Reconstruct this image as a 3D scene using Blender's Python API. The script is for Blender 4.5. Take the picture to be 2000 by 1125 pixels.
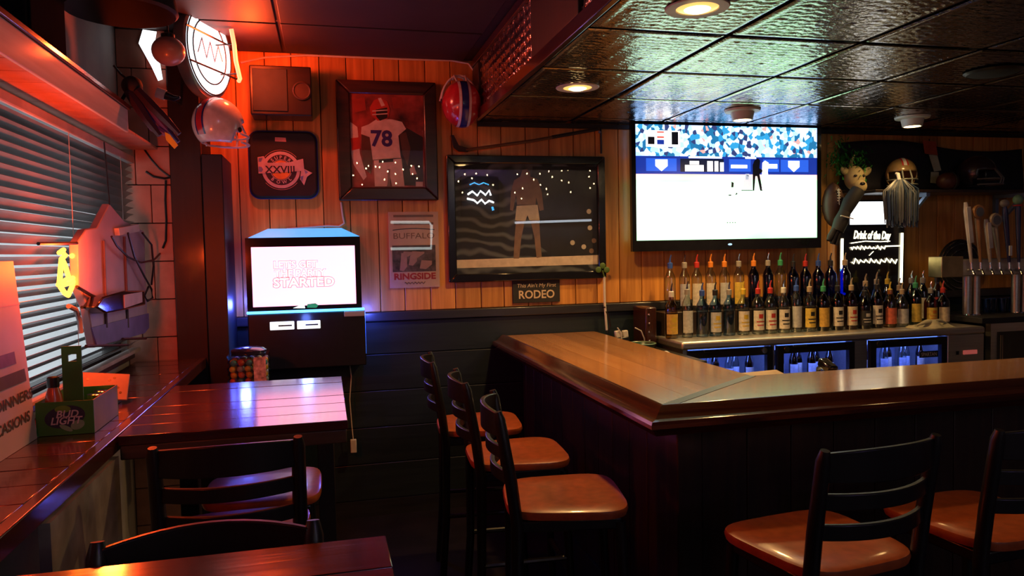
import bpy, math, random
from mathutils import Vector, Matrix, Euler
random.seed(7)
for o in list(bpy.data.objects): bpy.data.objects.remove(o)
S = bpy.context.scene
COL = S.collection
PI = math.pi
R = math.radians

# ------------------------------------------------------------------ camera
FPX = 1467.0
YAW, PITCH, ROLL, CAMZ = 0.24361, -0.04890, 0.01998, 1.60
def cam_axes():
    f = Vector((math.sin(YAW)*math.cos(PITCH), math.cos(YAW)*math.cos(PITCH), math.sin(PITCH)))
    r = Vector((math.cos(YAW), -math.sin(YAW), 0)); d = f.cross(r)
    c, s = math.cos(ROLL), math.sin(ROLL)
    return c*r + s*d, c*d - s*r, f
AR, AD, AF = cam_axes()
CAM = Vector((0, 0, CAMZ))
cd = bpy.data.cameras.new('camera'); cam = bpy.data.objects.new('camera', cd); COL.objects.link(cam)
cd.sensor_width = 36.0; cd.lens = FPX/2000*36; cd.clip_start = 0.02; cd.clip_end = 100
cam.matrix_world = Matrix(((AR.x, -AD.x, -AF.x, CAM.x), (AR.y, -AD.y, -AF.y, CAM.y), (AR.z, -AD.z, -AF.z, CAM.z), (0, 0, 0, 1)))
S.camera = cam
def at(px, py, X=None, Y=None, Z=None):
    """photo pixel -> point where its ray meets the plane X=, Y= or Z="""
    d = AR*((px-1000)/FPX) + AD*((py-562.5)/FPX) + AF
    t = X/d.x if X is not None else Y/d.y if Y is not None else (Z-CAMZ)/d.z
    return CAM + d*t

# ------------------------------------------------------------------ world, exposure
w = bpy.data.worlds.new('daylight'); S.world = w; w.use_nodes = True
bg = w.node_tree.nodes['Background']; bg.inputs[0].default_value = (0.86, 0.93, 1.0, 1); bg.inputs[1].default_value = 1.2
S.view_settings.view_transform = 'Standard'; S.view_settings.look = 'None'
S.view_settings.gamma = 1.0; S.view_settings.exposure = 0.0; S.view_settings.use_curve_mapping = False

# ------------------------------------------------------------------ materials
def mat(name, col, rough=.5, metal=0., var=.25, scale=8., bump=0., emit=0., ecol=None, coat=0., stretch=(1, 1, 1), spec=.5, alpha=None):
    m = bpy.data.materials.new(name); m.use_nodes = True; nt = m.node_tree; N = nt.nodes; L = nt.links
    b = N['Principled BSDF']
    tc = N.new('ShaderNodeTexCoord'); mp = N.new('ShaderNodeMapping'); mp.inputs['Scale'].default_value = stretch
    no = N.new('ShaderNodeTexNoise'); no.inputs['Scale'].default_value = scale; no.inputs['Detail'].default_value = 4
    rp = N.new('ShaderNodeValToRGB')
    c = Vector(col[:3])
    lo = [max(0, x*(1-var)) for x in c]; hi = [min(1, x*(1+var)) for x in c]
    rp.color_ramp.elements[0].position = .3; rp.color_ramp.elements[1].position = .7
    rp.color_ramp.elements[0].color = (*lo, 1); rp.color_ramp.elements[1].color = (*hi, 1)
    L.new(tc.outputs['Object'], mp.inputs[0]); L.new(mp.outputs[0], no.inputs[0]); L.new(no.outputs[0], rp.inputs[0])
    L.new(rp.outputs[0], b.inputs['Base Color'])
    b.inputs['Roughness'].default_value = rough; b.inputs['Metallic'].default_value = metal
    b.inputs['Specular IOR Level'].default_value = spec
    b.inputs['Coat Weight'].default_value = coat; b.inputs['Coat Roughness'].default_value = .08
    if bump:
        bp = N.new('ShaderNodeBump'); bp.inputs['Strength'].default_value = bump; bp.inputs['Distance'].default_value = .01
        L.new(no.outputs[0], bp.inputs['Height']); L.new(bp.outputs[0], b.inputs['Normal'])
    if emit:
        b.inputs['Emission Color'].default_value = (*(ecol or col)[:3], 1); b.inputs['Emission Strength'].default_value = emit
    return m
def glassy(name, tint, refl=.12, rough=.03, edge=0.):
    m = bpy.data.materials.new(name); m.use_nodes = True; nt = m.node_tree; N = nt.nodes; L = nt.links
    for n in list(N): N.remove(n)
    out = N.new('ShaderNodeOutputMaterial'); mx = N.new('ShaderNodeMixShader'); tr = N.new('ShaderNodeBsdfTransparent'); gl = N.new('ShaderNodeBsdfGlossy')
    lw = N.new('ShaderNodeLayerWeight'); lw.inputs['Blend'].default_value = .5
    pw = N.new('ShaderNodeMath'); pw.operation = 'POWER'; pw.inputs[1].default_value = 4.; L.new(lw.outputs['Facing'], pw.inputs[0])
    L.new(lw.outputs['Facing'], (er_in := N.new('NodeReroute')).inputs[0])
    fr = N.new('ShaderNodeMath'); fr.operation = 'MULTIPLY_ADD'; fr.inputs[1].default_value = .9-refl; fr.inputs[2].default_value = refl; L.new(pw.outputs[0], fr.inputs[0])
    tc = N.new('ShaderNodeTexCoord'); no = N.new('ShaderNodeTexNoise'); no.inputs['Scale'].default_value = 3.; rp = N.new('ShaderNodeValToRGB')
    rp.color_ramp.elements[0].color = (*[x*.93 for x in tint], 1); rp.color_ramp.elements[1].color = (*tint, 1)
    L.new(tc.outputs['Object'], no.inputs[0]); L.new(no.outputs[0], rp.inputs[0])
    em = N.new('ShaderNodeMix'); em.data_type = 'RGBA'; em.blend_type = 'MULTIPLY'; er = N.new('ShaderNodeValToRGB'); er.color_ramp.elements[0].position = .25; er.color_ramp.elements[0].color = (1, 1, 1, 1); er.color_ramp.elements[1].color = (1-edge, 1-edge, 1-edge, 1)
    em.inputs[0].default_value = 1.; L.new(rp.outputs[0], em.inputs[6]); L.new(er_in.outputs[0], er.inputs[0]); L.new(er.outputs[0], em.inputs[7]); L.new(em.outputs[2], tr.inputs[0])
    gl.inputs['Roughness'].default_value = rough
    L.new(fr.outputs[0], mx.inputs[0]); L.new(tr.outputs[0], mx.inputs[1]); L.new(gl.outputs[0], mx.inputs[2]); L.new(mx.outputs[0], out.inputs[0])
    return m
def wood(name, c1, c2, rough=.35, axis='x', sc=1., coat=.3, bump=.15):
    m = bpy.data.materials.new(name); m.use_nodes = True; nt = m.node_tree; N = nt.nodes; L = nt.links; b = N['Principled BSDF']
    tc = N.new('ShaderNodeTexCoord'); mp = N.new('ShaderNodeMapping'); oi = N.new('ShaderNodeObjectInfo')
    s = {'x': (1.2, 22, 22), 'y': (22, 1.2, 22), 'z': (22, 22, 1.2)}[axis]; mp.inputs['Scale'].default_value = [v*sc for v in s]
    ad = N.new('ShaderNodeVectorMath'); ad.operation = 'ADD'
    ml = N.new('ShaderNodeMath'); ml.operation = 'MULTIPLY'; ml.inputs[1].default_value = 37.
    no = N.new('ShaderNodeTexNoise'); no.inputs['Scale'].default_value = 1.6; no.inputs['Detail'].default_value = 5; no.inputs['Distortion'].default_value = .6
    rp = N.new('ShaderNodeValToRGB'); rp.color_ramp.elements[0].position = .3; rp.color_ramp.elements[1].position = .72
    rp.color_ramp.elements[0].color = (*c1, 1); rp.color_ramp.elements[1].color = (*c2, 1)
    hs = N.new('ShaderNodeHueSaturation'); mr = N.new('ShaderNodeMapRange'); mr.inputs['To Min'].default_value = .75; mr.inputs['To Max'].default_value = 1.2
    L.new(oi.outputs['Random'], ml.inputs[0]); L.new(tc.outputs['Object'], ad.inputs[0]); L.new(ml.outputs[0], ad.inputs[1]); L.new(ad.outputs[0], mp.inputs[0])
    L.new(mp.outputs[0], no.inputs[0]); L.new(no.outputs[0], rp.inputs[0]); L.new(rp.outputs[0], hs.inputs['Color'])
    L.new(oi.outputs['Random'], mr.inputs['Value']); L.new(mr.outputs[0], hs.inputs['Value']); L.new(hs.outputs[0], b.inputs['Base Color'])
    b.inputs['Roughness'].default_value = rough; b.inputs['Coat Weight'].default_value = coat; b.inputs['Coat Roughness'].default_value = .12
    bp = N.new('ShaderNodeBump'); bp.inputs['Strength'].default_value = bump; bp.inputs['Distance'].default_value = .004
    L.new(no.outputs[0], bp.inputs['Height']); L.new(bp.outputs[0], b.inputs['Normal'])
    return m
def tin(name, col, rough, lum):
    """pressed tin: wavy ribs with small raised studs as fine relief"""
    m = mat(name, col, rough, 1., .25, 5.); nt = m.node_tree; N = nt.nodes; L = nt.links; b = N['Principled BSDF']
    tc = N.new('ShaderNodeTexCoord')
    wv = N.new('ShaderNodeTexWave'); wv.wave_type = 'BANDS'; wv.bands_direction = 'Y'; wv.inputs['Scale'].default_value = 17.; wv.inputs['Distortion'].default_value = 6.; wv.inputs['Detail'].default_value = 1.; wv.inputs['Detail Scale'].default_value = 4.
    vo = N.new('ShaderNodeTexVoronoi'); vo.inputs['Scale'].default_value = 13.; vo.inputs['Randomness'].default_value = 0.
    rp = N.new('ShaderNodeValToRGB'); rp.color_ramp.elements[0].position = .08; rp.color_ramp.elements[0].color = (1, 1, 1, 1); rp.color_ramp.elements[1].position = .2; rp.color_ramp.elements[1].color = (0, 0, 0, 1)
    am = N.new('ShaderNodeMath'); am.operation = 'ADD'; sc = N.new('ShaderNodeMath'); sc.operation = 'MULTIPLY'; sc.inputs[1].default_value = .5
    bp = N.new('ShaderNodeBump'); bp.inputs['Strength'].default_value = lum; bp.inputs['Distance'].default_value = .006
    L.new(tc.outputs['Object'], wv.inputs[0]); L.new(tc.outputs['Object'], vo.inputs[0]); L.new(vo.outputs['Distance'], rp.inputs[0])
    L.new(wv.outputs['Fac'], sc.inputs[0]); L.new(sc.outputs[0], am.inputs[0]); L.new(rp.outputs[0], am.inputs[1]); L.new(am.outputs[0], bp.inputs['Height']); L.new(bp.outputs[0], b.inputs['Normal'])
    return m
M = {}
def mm(key, *a, **k):
    if key not in M: M[key] = mat(key, *a, **k)
    return M[key]
M['pine'] = wood('pine_paneling', (.44, .17, .030), (.74, .34, .075), .42, 'z', coat=.25)
M['wains'] = wood('dark_teal_paint', (.005, .011, .013), (.011, .020, .022), .45, 'x', coat=.1)
M['railpaint'] = wood('dark_rail_paint', (.012, .013, .016), (.024, .024, .028), .35, 'x')
M['bar_top'] = wood('bar_top_maple', (.40, .17, .055), (.56, .27, .10), .22, 'y', coat=.6, bump=.05)
M['bar_topx'] = wood('bar_top_maple_across', (.40, .17, .055), (.56, .27, .10), .22, 'x', coat=.6, bump=.05)
M['mahog'] = wood('mahogany_moulding', (.045, .010, .006), (.10, .024, .012), .18, 'y', coat=.8, bump=.05)
M['mahogx'] = wood('mahogany_moulding_across', (.045, .010, .006), (.10, .024, .012), .18, 'x', coat=.8, bump=.05)
M['barfront'] = wood('bar_front_wood', (.014, .006, .004), (.038, .016, .008), .45, 'z', coat=.2)
M['table'] = wood('table_plank', (.040, .010, .010), (.09, .022, .019), .2, 'x', coat=.7)
M['tableedge'] = wood('table_edge', (.05, .035, .018), (.11, .075, .035), .5, 'x', coat=.1)
M['darkwood'] = wood('dark_stained_wood', (.009, .005, .005), (.022, .010, .008), .5, 'z')
M['stool'] = wood('black_stool_wood', (.004, .0035, .0045), (.010, .008, .009), .4, 'z', coat=.2)
M['seat'] = mat('orange_brown_seat', (.40, .085, .022), .33, 0, .18, 30, .05, coat=.25)
M['block'] = mat('red_lit_block_paint', (.50, .25, .18), .6, 0, .15, 12, .3)  # pale paint reddened so its colour carries the red light on the pier
M['plaster'] = mat('plaster', (.34, .31, .30), .7, 0, .15, 5, .2)
M['whitewood'] = wood('white_painted_board', (.50, .49, .47), (.66, .65, .62), .5, 'y', coat=.1)
M['ceil'] = mat('dark_ceiling', (.024, .011, .011), .6, 0, .2, 4, .1)
M['floor'] = mat('dark_floor', (.009, .006, .006), .4, 0, .4, 6, .1)
M['tin'] = tin('pressed_tin', (.38, .37, .36), .17, .12)
M['tin_red_lit'] = tin('pressed_tin_fascia', (.55, .45, .45), .2, .3)  # red light falling on the fascia tin is partly put into its colour
M['black'] = mat('black_plastic', (.009, .009, .011), .35, 0, .2, 20)
M['gloss_black'] = mat('gloss_black', (.008, .008, .010), .12, 0, .2, 20, coat=.5)
M['matte_black'] = mat('matte_black', (.012, .012, .014), .7, 0, .3, 15, .1)
M['steel'] = mat('stainless', (.72, .68, .58), .42, 1., .08, 3, .02, stretch=(1, 30, 30))
M['chrome'] = mat('chrome', (.75, .74, .72), .1, 1., .05, 10)
M['white'] = mat('white_plastic', (.7, .69, .66), .4, 0, .08, 12)
M['offwhite'] = mat('offwhite_cord', (.55, .52, .48), .5, 0, .1, 20)
M['glass'] = glassy('picture_glass', (.97, .97, .97), .05, .0)
M['clear'] = glassy('clear_bottle_glass', (.84, .91, .88), .13, .10, .75)
M['winpane'] = glassy('window_glass', (.95, .97, .97), .03, .0)

# ------------------------------------------------------------------ mesh helpers
class MB:
    def __init__(s): s.v = []; s.f = []
    def add(s, vs, fs):
        b = len(s.v); s.v += [Vector(v) for v in vs]; s.f += [[i+b for i in f] for f in fs]; return s
    def box(s, x0, x1, y0, y1, z0, z1, mtx=None):
        vs = [Vector((x, y, z)) for z in (z0, z1) for y in (y0, y1) for x in (x0, x1)]
        if mtx: vs = [mtx @ v for v in vs]
        return s.add(vs, [(0, 2, 3, 1), (4, 5, 7, 6), (0, 1, 5, 4), (2, 6, 7, 3), (0, 4, 6, 2), (1, 3, 7, 5)])
    def cbox(s, c, sz, rot=(0, 0, 0)):
        m = Matrix.Translation(Vector(c)) @ Euler(rot).to_matrix().to_4x4(); a, b, d = [q/2 for q in sz]
        return s.box(-a, a, -b, b, -d, d, m)
    def prism(s, poly, axis, c0, c1):
        n = len(poly)
        def P(a, b, c): return {'x': (c, a, b), 'y': (a, c, b), 'z': (a, b, c)}[axis]
        vs = [P(a, b, c0) for a, b in poly]+[P(a, b, c1) for a, b in poly]
        fs = [tuple(range(n))[::-1], tuple(range(n, 2*n))]+[(i, (i+1) % n, n+(i+1) % n, n+i) for i in range(n)]
        return s.add(vs, fs)
    def lathe(s, prof, c=(0, 0, 0), n=16, axis='z', cap=True):
        c = Vector(c); vs = []; fs = []
        for r, h in prof:
            for i in range(n):
                a = 2*PI*i/n; p = (r*math.cos(a), r*math.sin(a), h)
                p = {'z': p, 'y': (p[0], p[2], p[1]), 'x': (p[2], p[0], p[1])}[axis]; vs.append(c+Vector(p))
        for j in range(len(prof)-1):
            for i in range(n): fs.append((j*n+i, j*n+(i+1) % n, (j+1)*n+(i+1) % n, (j+1)*n+i))
        if cap: fs.append(tuple(range(n))[::-1]); fs.append(tuple(range((len(prof)-1)*n, len(prof)*n)))
        return s.add(vs, fs)
    def tube(s, pts, r, n=8, closed=False):
        pts = [Vector(p) for p in pts]; k = len(pts); vs = []; fs = []
        rr = r if isinstance(r, (list, tuple)) else [r]*k
        up = Vector((0, 0, 1))
        for i, p in enumerate(pts):
            a = pts[(i-1) % k] if (closed or i) else p; b = pts[(i+1) % k] if (closed or i < k-1) else p
            t = (b-a).normalized() if (b-a).length > 1e-9 else Vector((0, 0, 1))
            if abs(t.dot(up)) > .95: up = Vector((1, 0, 0)) if abs(t.x) < .9 else Vector((0, 1, 0))
            u = t.cross(up).normalized(); v = u.cross(t)
            up = v
            vs += [p+(u*math.cos(2*PI*j/n)+v*math.sin(2*PI*j/n))*rr[i] for j in range(n)]
        for i in range(k if closed else k-1):
            i2 = (i+1) % k
            for j in range(n): fs.append((i*n+j, i*n+(j+1) % n, i2*n+(j+1) % n, i2*n+j))
        if not closed: fs.append(tuple(range(n))[::-1]); fs.append(tuple(range((k-1)*n, k*n)))
        return s.add(vs, fs)
    def ell(s, c, rad, nu=16, nv=10, rot=(0, 0, 0), keep=None):
        c = Vector(c); m = Euler(rot).to_matrix(); vs = []; fs = []
        for j in range(nv+1):
            th = PI*j/nv
            for i in range(nu):
                a = 2*PI*i/nu; d = Vector((math.sin(th)*math.cos(a), math.sin(th)*math.sin(a), math.cos(th)))
                vs.append(c+m @ Vector((d.x*rad[0], d.y*rad[1], d.z*rad[2])))
        for j in range(nv):
            for i in range(nu):
                if keep:
                    th = PI*(j+.5)/nv; a = 2*PI*(i+.5)/nu
                    if not keep(math.sin(th)*math.cos(a), math.sin(th)*math.sin(a), math.cos(th)): continue
                q = (j*nu+i, (j+1)*nu+i, (j+1)*nu+(i+1) % nu, j*nu+(i+1) % nu)
                fs.append(q)
        return s.add(vs, fs)
    def grid(s, fn, nu, nv):
        vs = [fn(i/nu, j/nv) for j in range(nv+1) for i in range(nu+1)]
        fs = [(j*(nu+1)+i, j*(nu+1)+i+1, (j+1)*(nu+1)+i+1, (j+1)*(nu+1)+i) for j in range(nv) for i in range(nu)]
        return s.add(vs, fs)
    def text(s, txt, size, c, thick=.001, align='CENTER', face='-y', width=None, shear=0, bold=0., rot=0):
        key = (txt, shear, bold)
        cu = bpy.data.curves.new('t', 'FONT'); cu.body = txt; cu.size = 1; cu.align_x = align; cu.align_y = 'CENTER'; cu.shear = shear; cu.offset = bold; cu.resolution_u = 3
        ob = bpy.data.objects.new('t', cu); me = bpy.data.meshes.new_from_object(ob)
        vs = [v.co.copy() for v in me.vertices]; fs = [list(p.vertices) for p in me.polygons]
        bpy.data.objects.remove(ob); bpy.data.meshes.remove(me)
        if not vs: return s
        wd = max(v.x for v in vs)-min(v.x for v in vs); k = size; kx = size
        if width: kx = width/max(wd, 1e-6)
        c = Vector(c); cr, sr = math.cos(rot), math.sin(rot); out = []
        for v in vs:
            a, b = v.x*kx, v.y*k; a, b = a*cr-b*sr, a*sr+b*cr
            out.append({'-y': Vector((a, 0, b)), 'x': Vector((0, a, b)), 'z': Vector((a, b, 0))}[face]+c)
        return s.add(out, fs)
    def weld(s):
        m = {}; idx = []; nv = []
        for v in s.v:
            k = (round(v.x, 5), round(v.y, 5), round(v.z, 5))
            if k not in m: m[k] = len(nv); nv.append(v)
            idx.append(m[k])
        s.v = nv; fs = []
        for f in s.f:
            g = []
            for i in f:
                j = idx[i]
                if not g or g[-1] != j: g.append(j)
            if len(g) > 2 and g[0] == g[-1]: g.pop()
            if len(set(g)) > 2: fs.append(g)
        s.f = fs; return s
    def mesh(s, name, m, smooth=True, off=None):
        s.weld(); me = bpy.data.meshes.new(name)
        vs = [v-off for v in s.v] if off else s.v
        me.from_pydata([tuple(v) for v in vs], [], s.f); me.update()
        me.materials.append(m)
        if smooth: me.shade_smooth(); me.set_sharp_from_angle(angle=R(38))
        return me
def tagp(o, label=None, cat=None, group=None, kind=None):
    if label: o['label'] = label
    if cat: o['category'] = cat
    if group: o['group'] = group
    if kind: o['kind'] = kind
    return o
def bevel(o, wd, seg=2):
    b = o.modifiers.new('bevel', 'BEVEL'); b.width = wd; b.segments = seg; b.limit_method = 'ANGLE'; b.angle_limit = R(40)
class Thing:
    """an Empty at the base of a thing; parts are given in world (w) or local (l) coordinates"""
    def __init__(s, name, label, cat, loc=(0, 0, 0), rot=(0, 0, 0), group=None, kind=None):
        s.o = bpy.data.objects.new(name, None); COL.objects.link(s.o); s.o.empty_display_size = .05
        s.loc = Vector(loc); s.o.location = loc; s.o.rotation_euler = rot if not isinstance(rot, (int, float)) else (0, 0, rot)
        tagp(s.o, label, cat, group, kind)
    def l(s, name, mb, m, parent=None, smooth=True, bev=0, label=None):
        o = bpy.data.objects.new(name, mb.mesh(name, m, smooth)); COL.objects.link(o); o.parent = parent or s.o
        if bev: bevel(o, bev)
        if label: o['label'] = label
        return o
    def w(s, name, mb, m, parent=None, smooth=True, bev=0, label=None):
        o = bpy.data.objects.new(name, mb.mesh(name, m, smooth, s.loc)); COL.objects.link(o); o.parent = parent or s.o
        if bev: bevel(o, bev)
        if label: o['label'] = label
        return o
    def dup(s, loc, rot=None, label=None, group=None):
        def cp(o, par):
            c = o.copy(); COL.objects.link(c); c.parent = par
            for ch in o.children: cp(ch, c)
            return c
        c = cp(s.o, None); c.location = loc
        if rot is not None: c.rotation_euler = rot if not isinstance(rot, (int, float)) else (0, 0, rot)
        if label: c['label'] = label
        if group: c['group'] = group
        return c
def solo(name, mb, m, label=None, cat=None, group=None, kind=None, smooth=True, bev=0):
    c = Vector((sum(v.x for v in mb.v)/len(mb.v), sum(v.y for v in mb.v)/len(mb.v), min(v.z for v in mb.v)))
    o = bpy.data.objects.new(name, mb.mesh(name, m, smooth, c)); COL.objects.link(o); o.location = c
    if bev: bevel(o, bev)
    return tagp(o, label, cat, group, kind)
def piece(name, mb, m, parent, smooth=True, bev=0):
    o = bpy.data.objects.new(name, mb.mesh(name, m, smooth, parent.matrix_basis.translation)); COL.objects.link(o); o.parent = parent
    if bev: bevel(o, bev)
    return o
def spot(parent, loc, power, col, size=R(100), blend=.6, rad=.05, target=(0, 0, -1)):
    ld = bpy.data.lights.new('lamp_light', 'SPOT'); ld.energy = power; ld.color = col; ld.spot_size = size; ld.spot_blend = blend; ld.shadow_soft_size = rad
    o = bpy.data.objects.new('lamp_light', ld); COL.objects.link(o); o.location = loc
    o.rotation_euler = Vector(target).to_track_quat('-Z', 'Y').to_euler()
    if parent: o.parent = parent
    return o
def point(parent, loc, power, col, rad=.05):
    ld = bpy.data.lights.new('lamp_light', 'POINT'); ld.energy = power; ld.color = col; ld.shadow_soft_size = rad
    o = bpy.data.objects.new('lamp_light', ld); COL.objects.link(o); o.location = loc
    if parent: o.parent = parent
    return o

# ================================================================== SETTING
WY = 4.61            # pine face of the back wall
ZC, ZS = 2.78, 2.406  # ceiling, bar soffit
XS = .925            # left face of the soffit
wall = solo('wall_back', MB().box(-1.15, 5.6, WY+.018, WY+.12, 0, 3.0), M['matte_black'], kind='structure')
x = -.62; i = 0
while x < 5.55:
    wd = (.155, .163, .148, .158)[i % 4]; x2 = min(x+wd, 5.58)
    piece('plank', MB().box(x+.002, x2-.002, WY, WY+.018, 1.25, ZC-.002), M['pine'], wall, bev=.003); x = x2; i += 1
for z0, z1 in ((0.1, .32), (.323, .543), (.546, .766), (.769, .989), (.992, 1.19)):
    piece('wainscot_board', MB().box(-.62, 5.58, WY-.004, WY+.018, z0, z1), M['wains'], wall, bev=.004)
solo('trim_1', MB().box(-.62, 5.58, WY-.03, WY+.016, 1.192, 1.248), M['railpaint'], kind='structure', bev=.006)
solo('baseboard_back', MB().box(-.62, 5.58, WY-.012, WY+.018, 0, .098), M['railpaint'], kind='structure')
solo('floor', MB().box(-1.2, 5.7, -2.8, WY+.12, -.08, 0), M['floor'], kind='structure')
solo('ceiling', MB().box(-1.15, 5.7, .4, WY+.12, ZC, ZC+.08).box(-1.15, 5.7, -2.8, .4, 3.3, 3.38).box(-1.15, 5.7, .4, .46, ZC+.08, 3.3), M['ceil'], kind='structure', smooth=False)
for k, (y0, y1) in enumerate(((.9, 1.6), (1.62, 2.4), (2.42, 3.2), (3.22, 4.0), (4.02, 4.58))):
    for (x0, x1) in ((-.98, -.2), (-.18, .86)):
        piece('ceiling_panel', MB().box(x0, x1, y0, y1, ZC-.012, ZC-.001), M['ceil'], bpy.data.objects['ceiling'], bev=.004)
WX = -1.0
Wy0, Wy1, Wz0, Wz1 = 1.15, 4.22, 1.12, 2.125
solo('wall_left', MB().box(WX-.12, WX, -2.8, WY+.12, 0, Wz0).box(WX-.12, WX, -2.8, Wy0, Wz0, Wz1).box(WX-.12, WX, Wy1, WY+.12, Wz0, Wz1).box(WX-.12, WX, -2.8, WY+.12, Wz1, 3.3), M['plaster'], kind='structure', smooth=False)
solo('wall_right', MB().box(5.58, 5.7, -2.8, WY+.12, 0, 3.3), M['plaster'], kind='structure')
solo('wall_rear', MB().box(-1.15, 5.7, -2.9, -2.8, 0, 3.3), M['plaster'], kind='structure')
# pier of painted block at the end of the window, dark board beside it
pier = solo('wall_corner', MB().box(WX+.001, -.612, 4.258, WY+.1, 0, ZC), M['matte_black'], kind='structure')
z = 0.0; i = 0
while z < ZC-.01:
    z2 = min(z+.198, ZC-.002)
    cut = -.86 if i % 2 else -.93
    piece('block', MB().box(WX+.003, cut-.002, 4.24, 4.262, z+.003, z2-.002), M['block'], pier, bev=.003)
    piece('block', MB().box(cut+.002, -.764, 4.24, 4.262, z+.003, z2-.002), M['block'], pier, bev=.003)
    z = z2; i += 1
solo('trim_2', MB().box(-.762, -.61, 4.225, 4.262, 0, ZC-.003), M['darkwood'], kind='structure', bev=.004)
# window
win = Thing('window_1', 'wide window with bright daylight behind closed blinds', None, (WX-.06, 2.7, Wz0), kind='structure')
win.w('window_frame', MB().box(WX-.1, WX-.03, Wy0, Wy1, Wz0, Wz0+.03).box(WX-.1, WX-.03, Wy0, Wy1, Wz1-.03, Wz1).box(WX-.1, WX-.03, Wy0, Wy0+.04, Wz0+.03, Wz1-.03).box(WX-.1, WX-.03, Wy1-.04, Wy1, Wz0+.03, Wz1-.03).box(WX-.09, WX-.04, 2.66, 2.71, Wz0+.03, Wz1-.03), M['darkwood'], smooth=False)
for a, b in ((Wy0+.042, 2.658), (2.712, Wy1-.042)):
    win.w('pane', MB().box(WX-.07, WX-.064, a, b, Wz0+.031, Wz1-.031), M['winpane'], smooth=False)
win.w('window_sill', MB().box(WX-.03, WX+.035, Wy0-.04, Wy1-.002, Wz0-.03, Wz0), M['darkwood'], bev=.004)
# bar soffit with tin tiles
sof = solo('soffit', MB().box(XS+.016, 5.57, 2.03, WY-.002, ZS+.016, ZC-.002), M['matte_black'], kind='structure')
TS = .594
def tin_mesh(wx, wy):
    n, k = max(2, int(wx/.0095)), max(2, int(wy/.0095))
    def h(u, v):
        x, y = u*wx, v*wy
        e = min(x, wx-x, y, wy-y)
        if e < .004: return .004
        if e < .03: return .0
        ch = abs(((x/.074) % 1)-.5)*2
        a = .5+.5*math.sin(2*PI*(y/.037+ch*.55))
        dx, dy = ((x/.148) % 1)-.5, ((y/.148) % 1)-.5
        d = max(0, 1-math.hypot(dx, dy)*.148/.016)
        return .0026*(1-a*a)-.0035*d
    return MB().grid(lambda u, v: Vector((u*wx, v*wy, h(u, v))), n, k)
cache = {}
for ix in range(8):
    for iy in range(-1, 4):
        x0, x1 = XS+.008+ix*TS, XS+.008+(ix+1)*TS; y0, y1 = 2.629+iy*TS, 2.629+(iy+1)*TS
        y1 = min(y1, WY-.01)
        if ix == 0: x0 += .02
        if x1 > 5.56: x1 = 5.56
        key = (round(x1-x0, 3), round(y1-y0, 3))
        if key not in cache: cache[key] = tin_mesh(x1-x0-.022, y1-y0-.022).mesh('tin_tile', M['tin'])
        o = bpy.data.objects.new('tin_tile', cache[key]); COL.objects.link(o); o.parent = sof; o.location = Vector((x0+.011, y0+.011, ZS))-sof.matrix_basis.translation
fas = [(3.26, 4.42), (2.03, 2.62)]
piece('fascia_rail', MB().box(XS-.012, XS+.016, 2.03, WY-.004, ZS-.012, ZS+.045), M['mahog'], sof, bev=.004)
piece('fascia_rail', MB().box(XS-.012, XS+.016, 2.03, WY-.004, ZC-.05, ZC-.004), M['mahog'], sof, bev=.004)
def fascia_relief(ya, yb, za, zb):
    n, k = int((yb-ya)/.012), int((zb-za)/.012)
    def h(y, z):
        c = abs(((y/.1) % 1)-.5)*2; a = math.sin(2*PI*(z/.09+c*.5)); d = max(0, 1-math.hypot(((y/.05) % 1)-.5, ((z/.05) % 1)-.5)*2.6); return .007*a*a*(1-c)+.010*d
    return MB().grid(lambda u, v: Vector((XS+.012-h(ya+(yb-ya)*u, za+(zb-za)*v), ya+(yb-ya)*u, za+(zb-za)*v)), n, k)
piece('fascia_board', MB().box(XS+.018, 5.56, 2.006, 2.029, ZS-.012, ZC-.004), M['darkwood'], sof)
edges = [2.03, 2.62, 3.26, 4.42, WY-.004]
for k in range(4):
    y0, y1 = edges[k], edges[k+1]
    if (y0, y1) in fas: piece('tin_panel', fascia_relief(y0+.004, y1-.004, ZS+.046, ZC-.051), M['tin_red_lit'], sof)
    else: piece('fascia_board', MB().box(XS-.006, XS+.015, y0+.003, y1-.003, ZS+.046, ZC-.051), M['darkwood'], sof, bev=.004)
solo('trim_3', MB().box(XS+.02, 5.56, WY-.03, WY-.002, ZS-.03, ZS-.004), M['matte_black'], kind='structure')

# ================================================================== BLIND, LEDGE, TABLES
BX = -.955
bl = Thing('window_blind', 'dark horizontal slat blind hanging over the bright window', 'blind', (BX, 2.7, 1.14))
bl.w('head_rail', MB().box(BX-.025, BX+.03, Wy0-.02, Wy1-.015, 2.085, 2.12), mm('blind_rail', (.45, .42, .42), .35), bev=.004)
mslat = mm('blind_slat', (.10, .075, .075), .3, coat=.3)
nsl = 26; sl0 = None
t = R(33)
prof = [(-.0235, 0), (-.008, .0035), (.008, .0035), (.0235, 0), (.0235, -.0016), (.008, .0019), (-.008, .0019), (-.0235, -.0016)]
rp_ = [(a*math.cos(t)-b*math.sin(t), a*math.sin(t)+b*math.cos(t)) for a, b in prof]
slm = MB(); n = len(rp_)
slm.add([(a, -(Wy1-Wy0)/2+.02, b) for a, b in rp_]+[(a, (Wy1-Wy0)/2-.02, b) for a, b in rp_], [tuple(range(n)), tuple(range(n, 2*n))[::-1]]+[(i, n+i, n+(i+1) % n, (i+1) % n) for i in range(n)])
me_sl = slm.mesh('slat', mslat)
for i in range(nsl):
    o = bpy.data.objects.new('slat', me_sl); COL.objects.link(o); o.parent = bl.o
    o.location = Vector((BX, (Wy0+Wy1)/2-.01, 2.062-i*.0355))-bl.loc; o.rotation_euler = (R(random.uniform(-.12, .12)), 0, 0)
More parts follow.
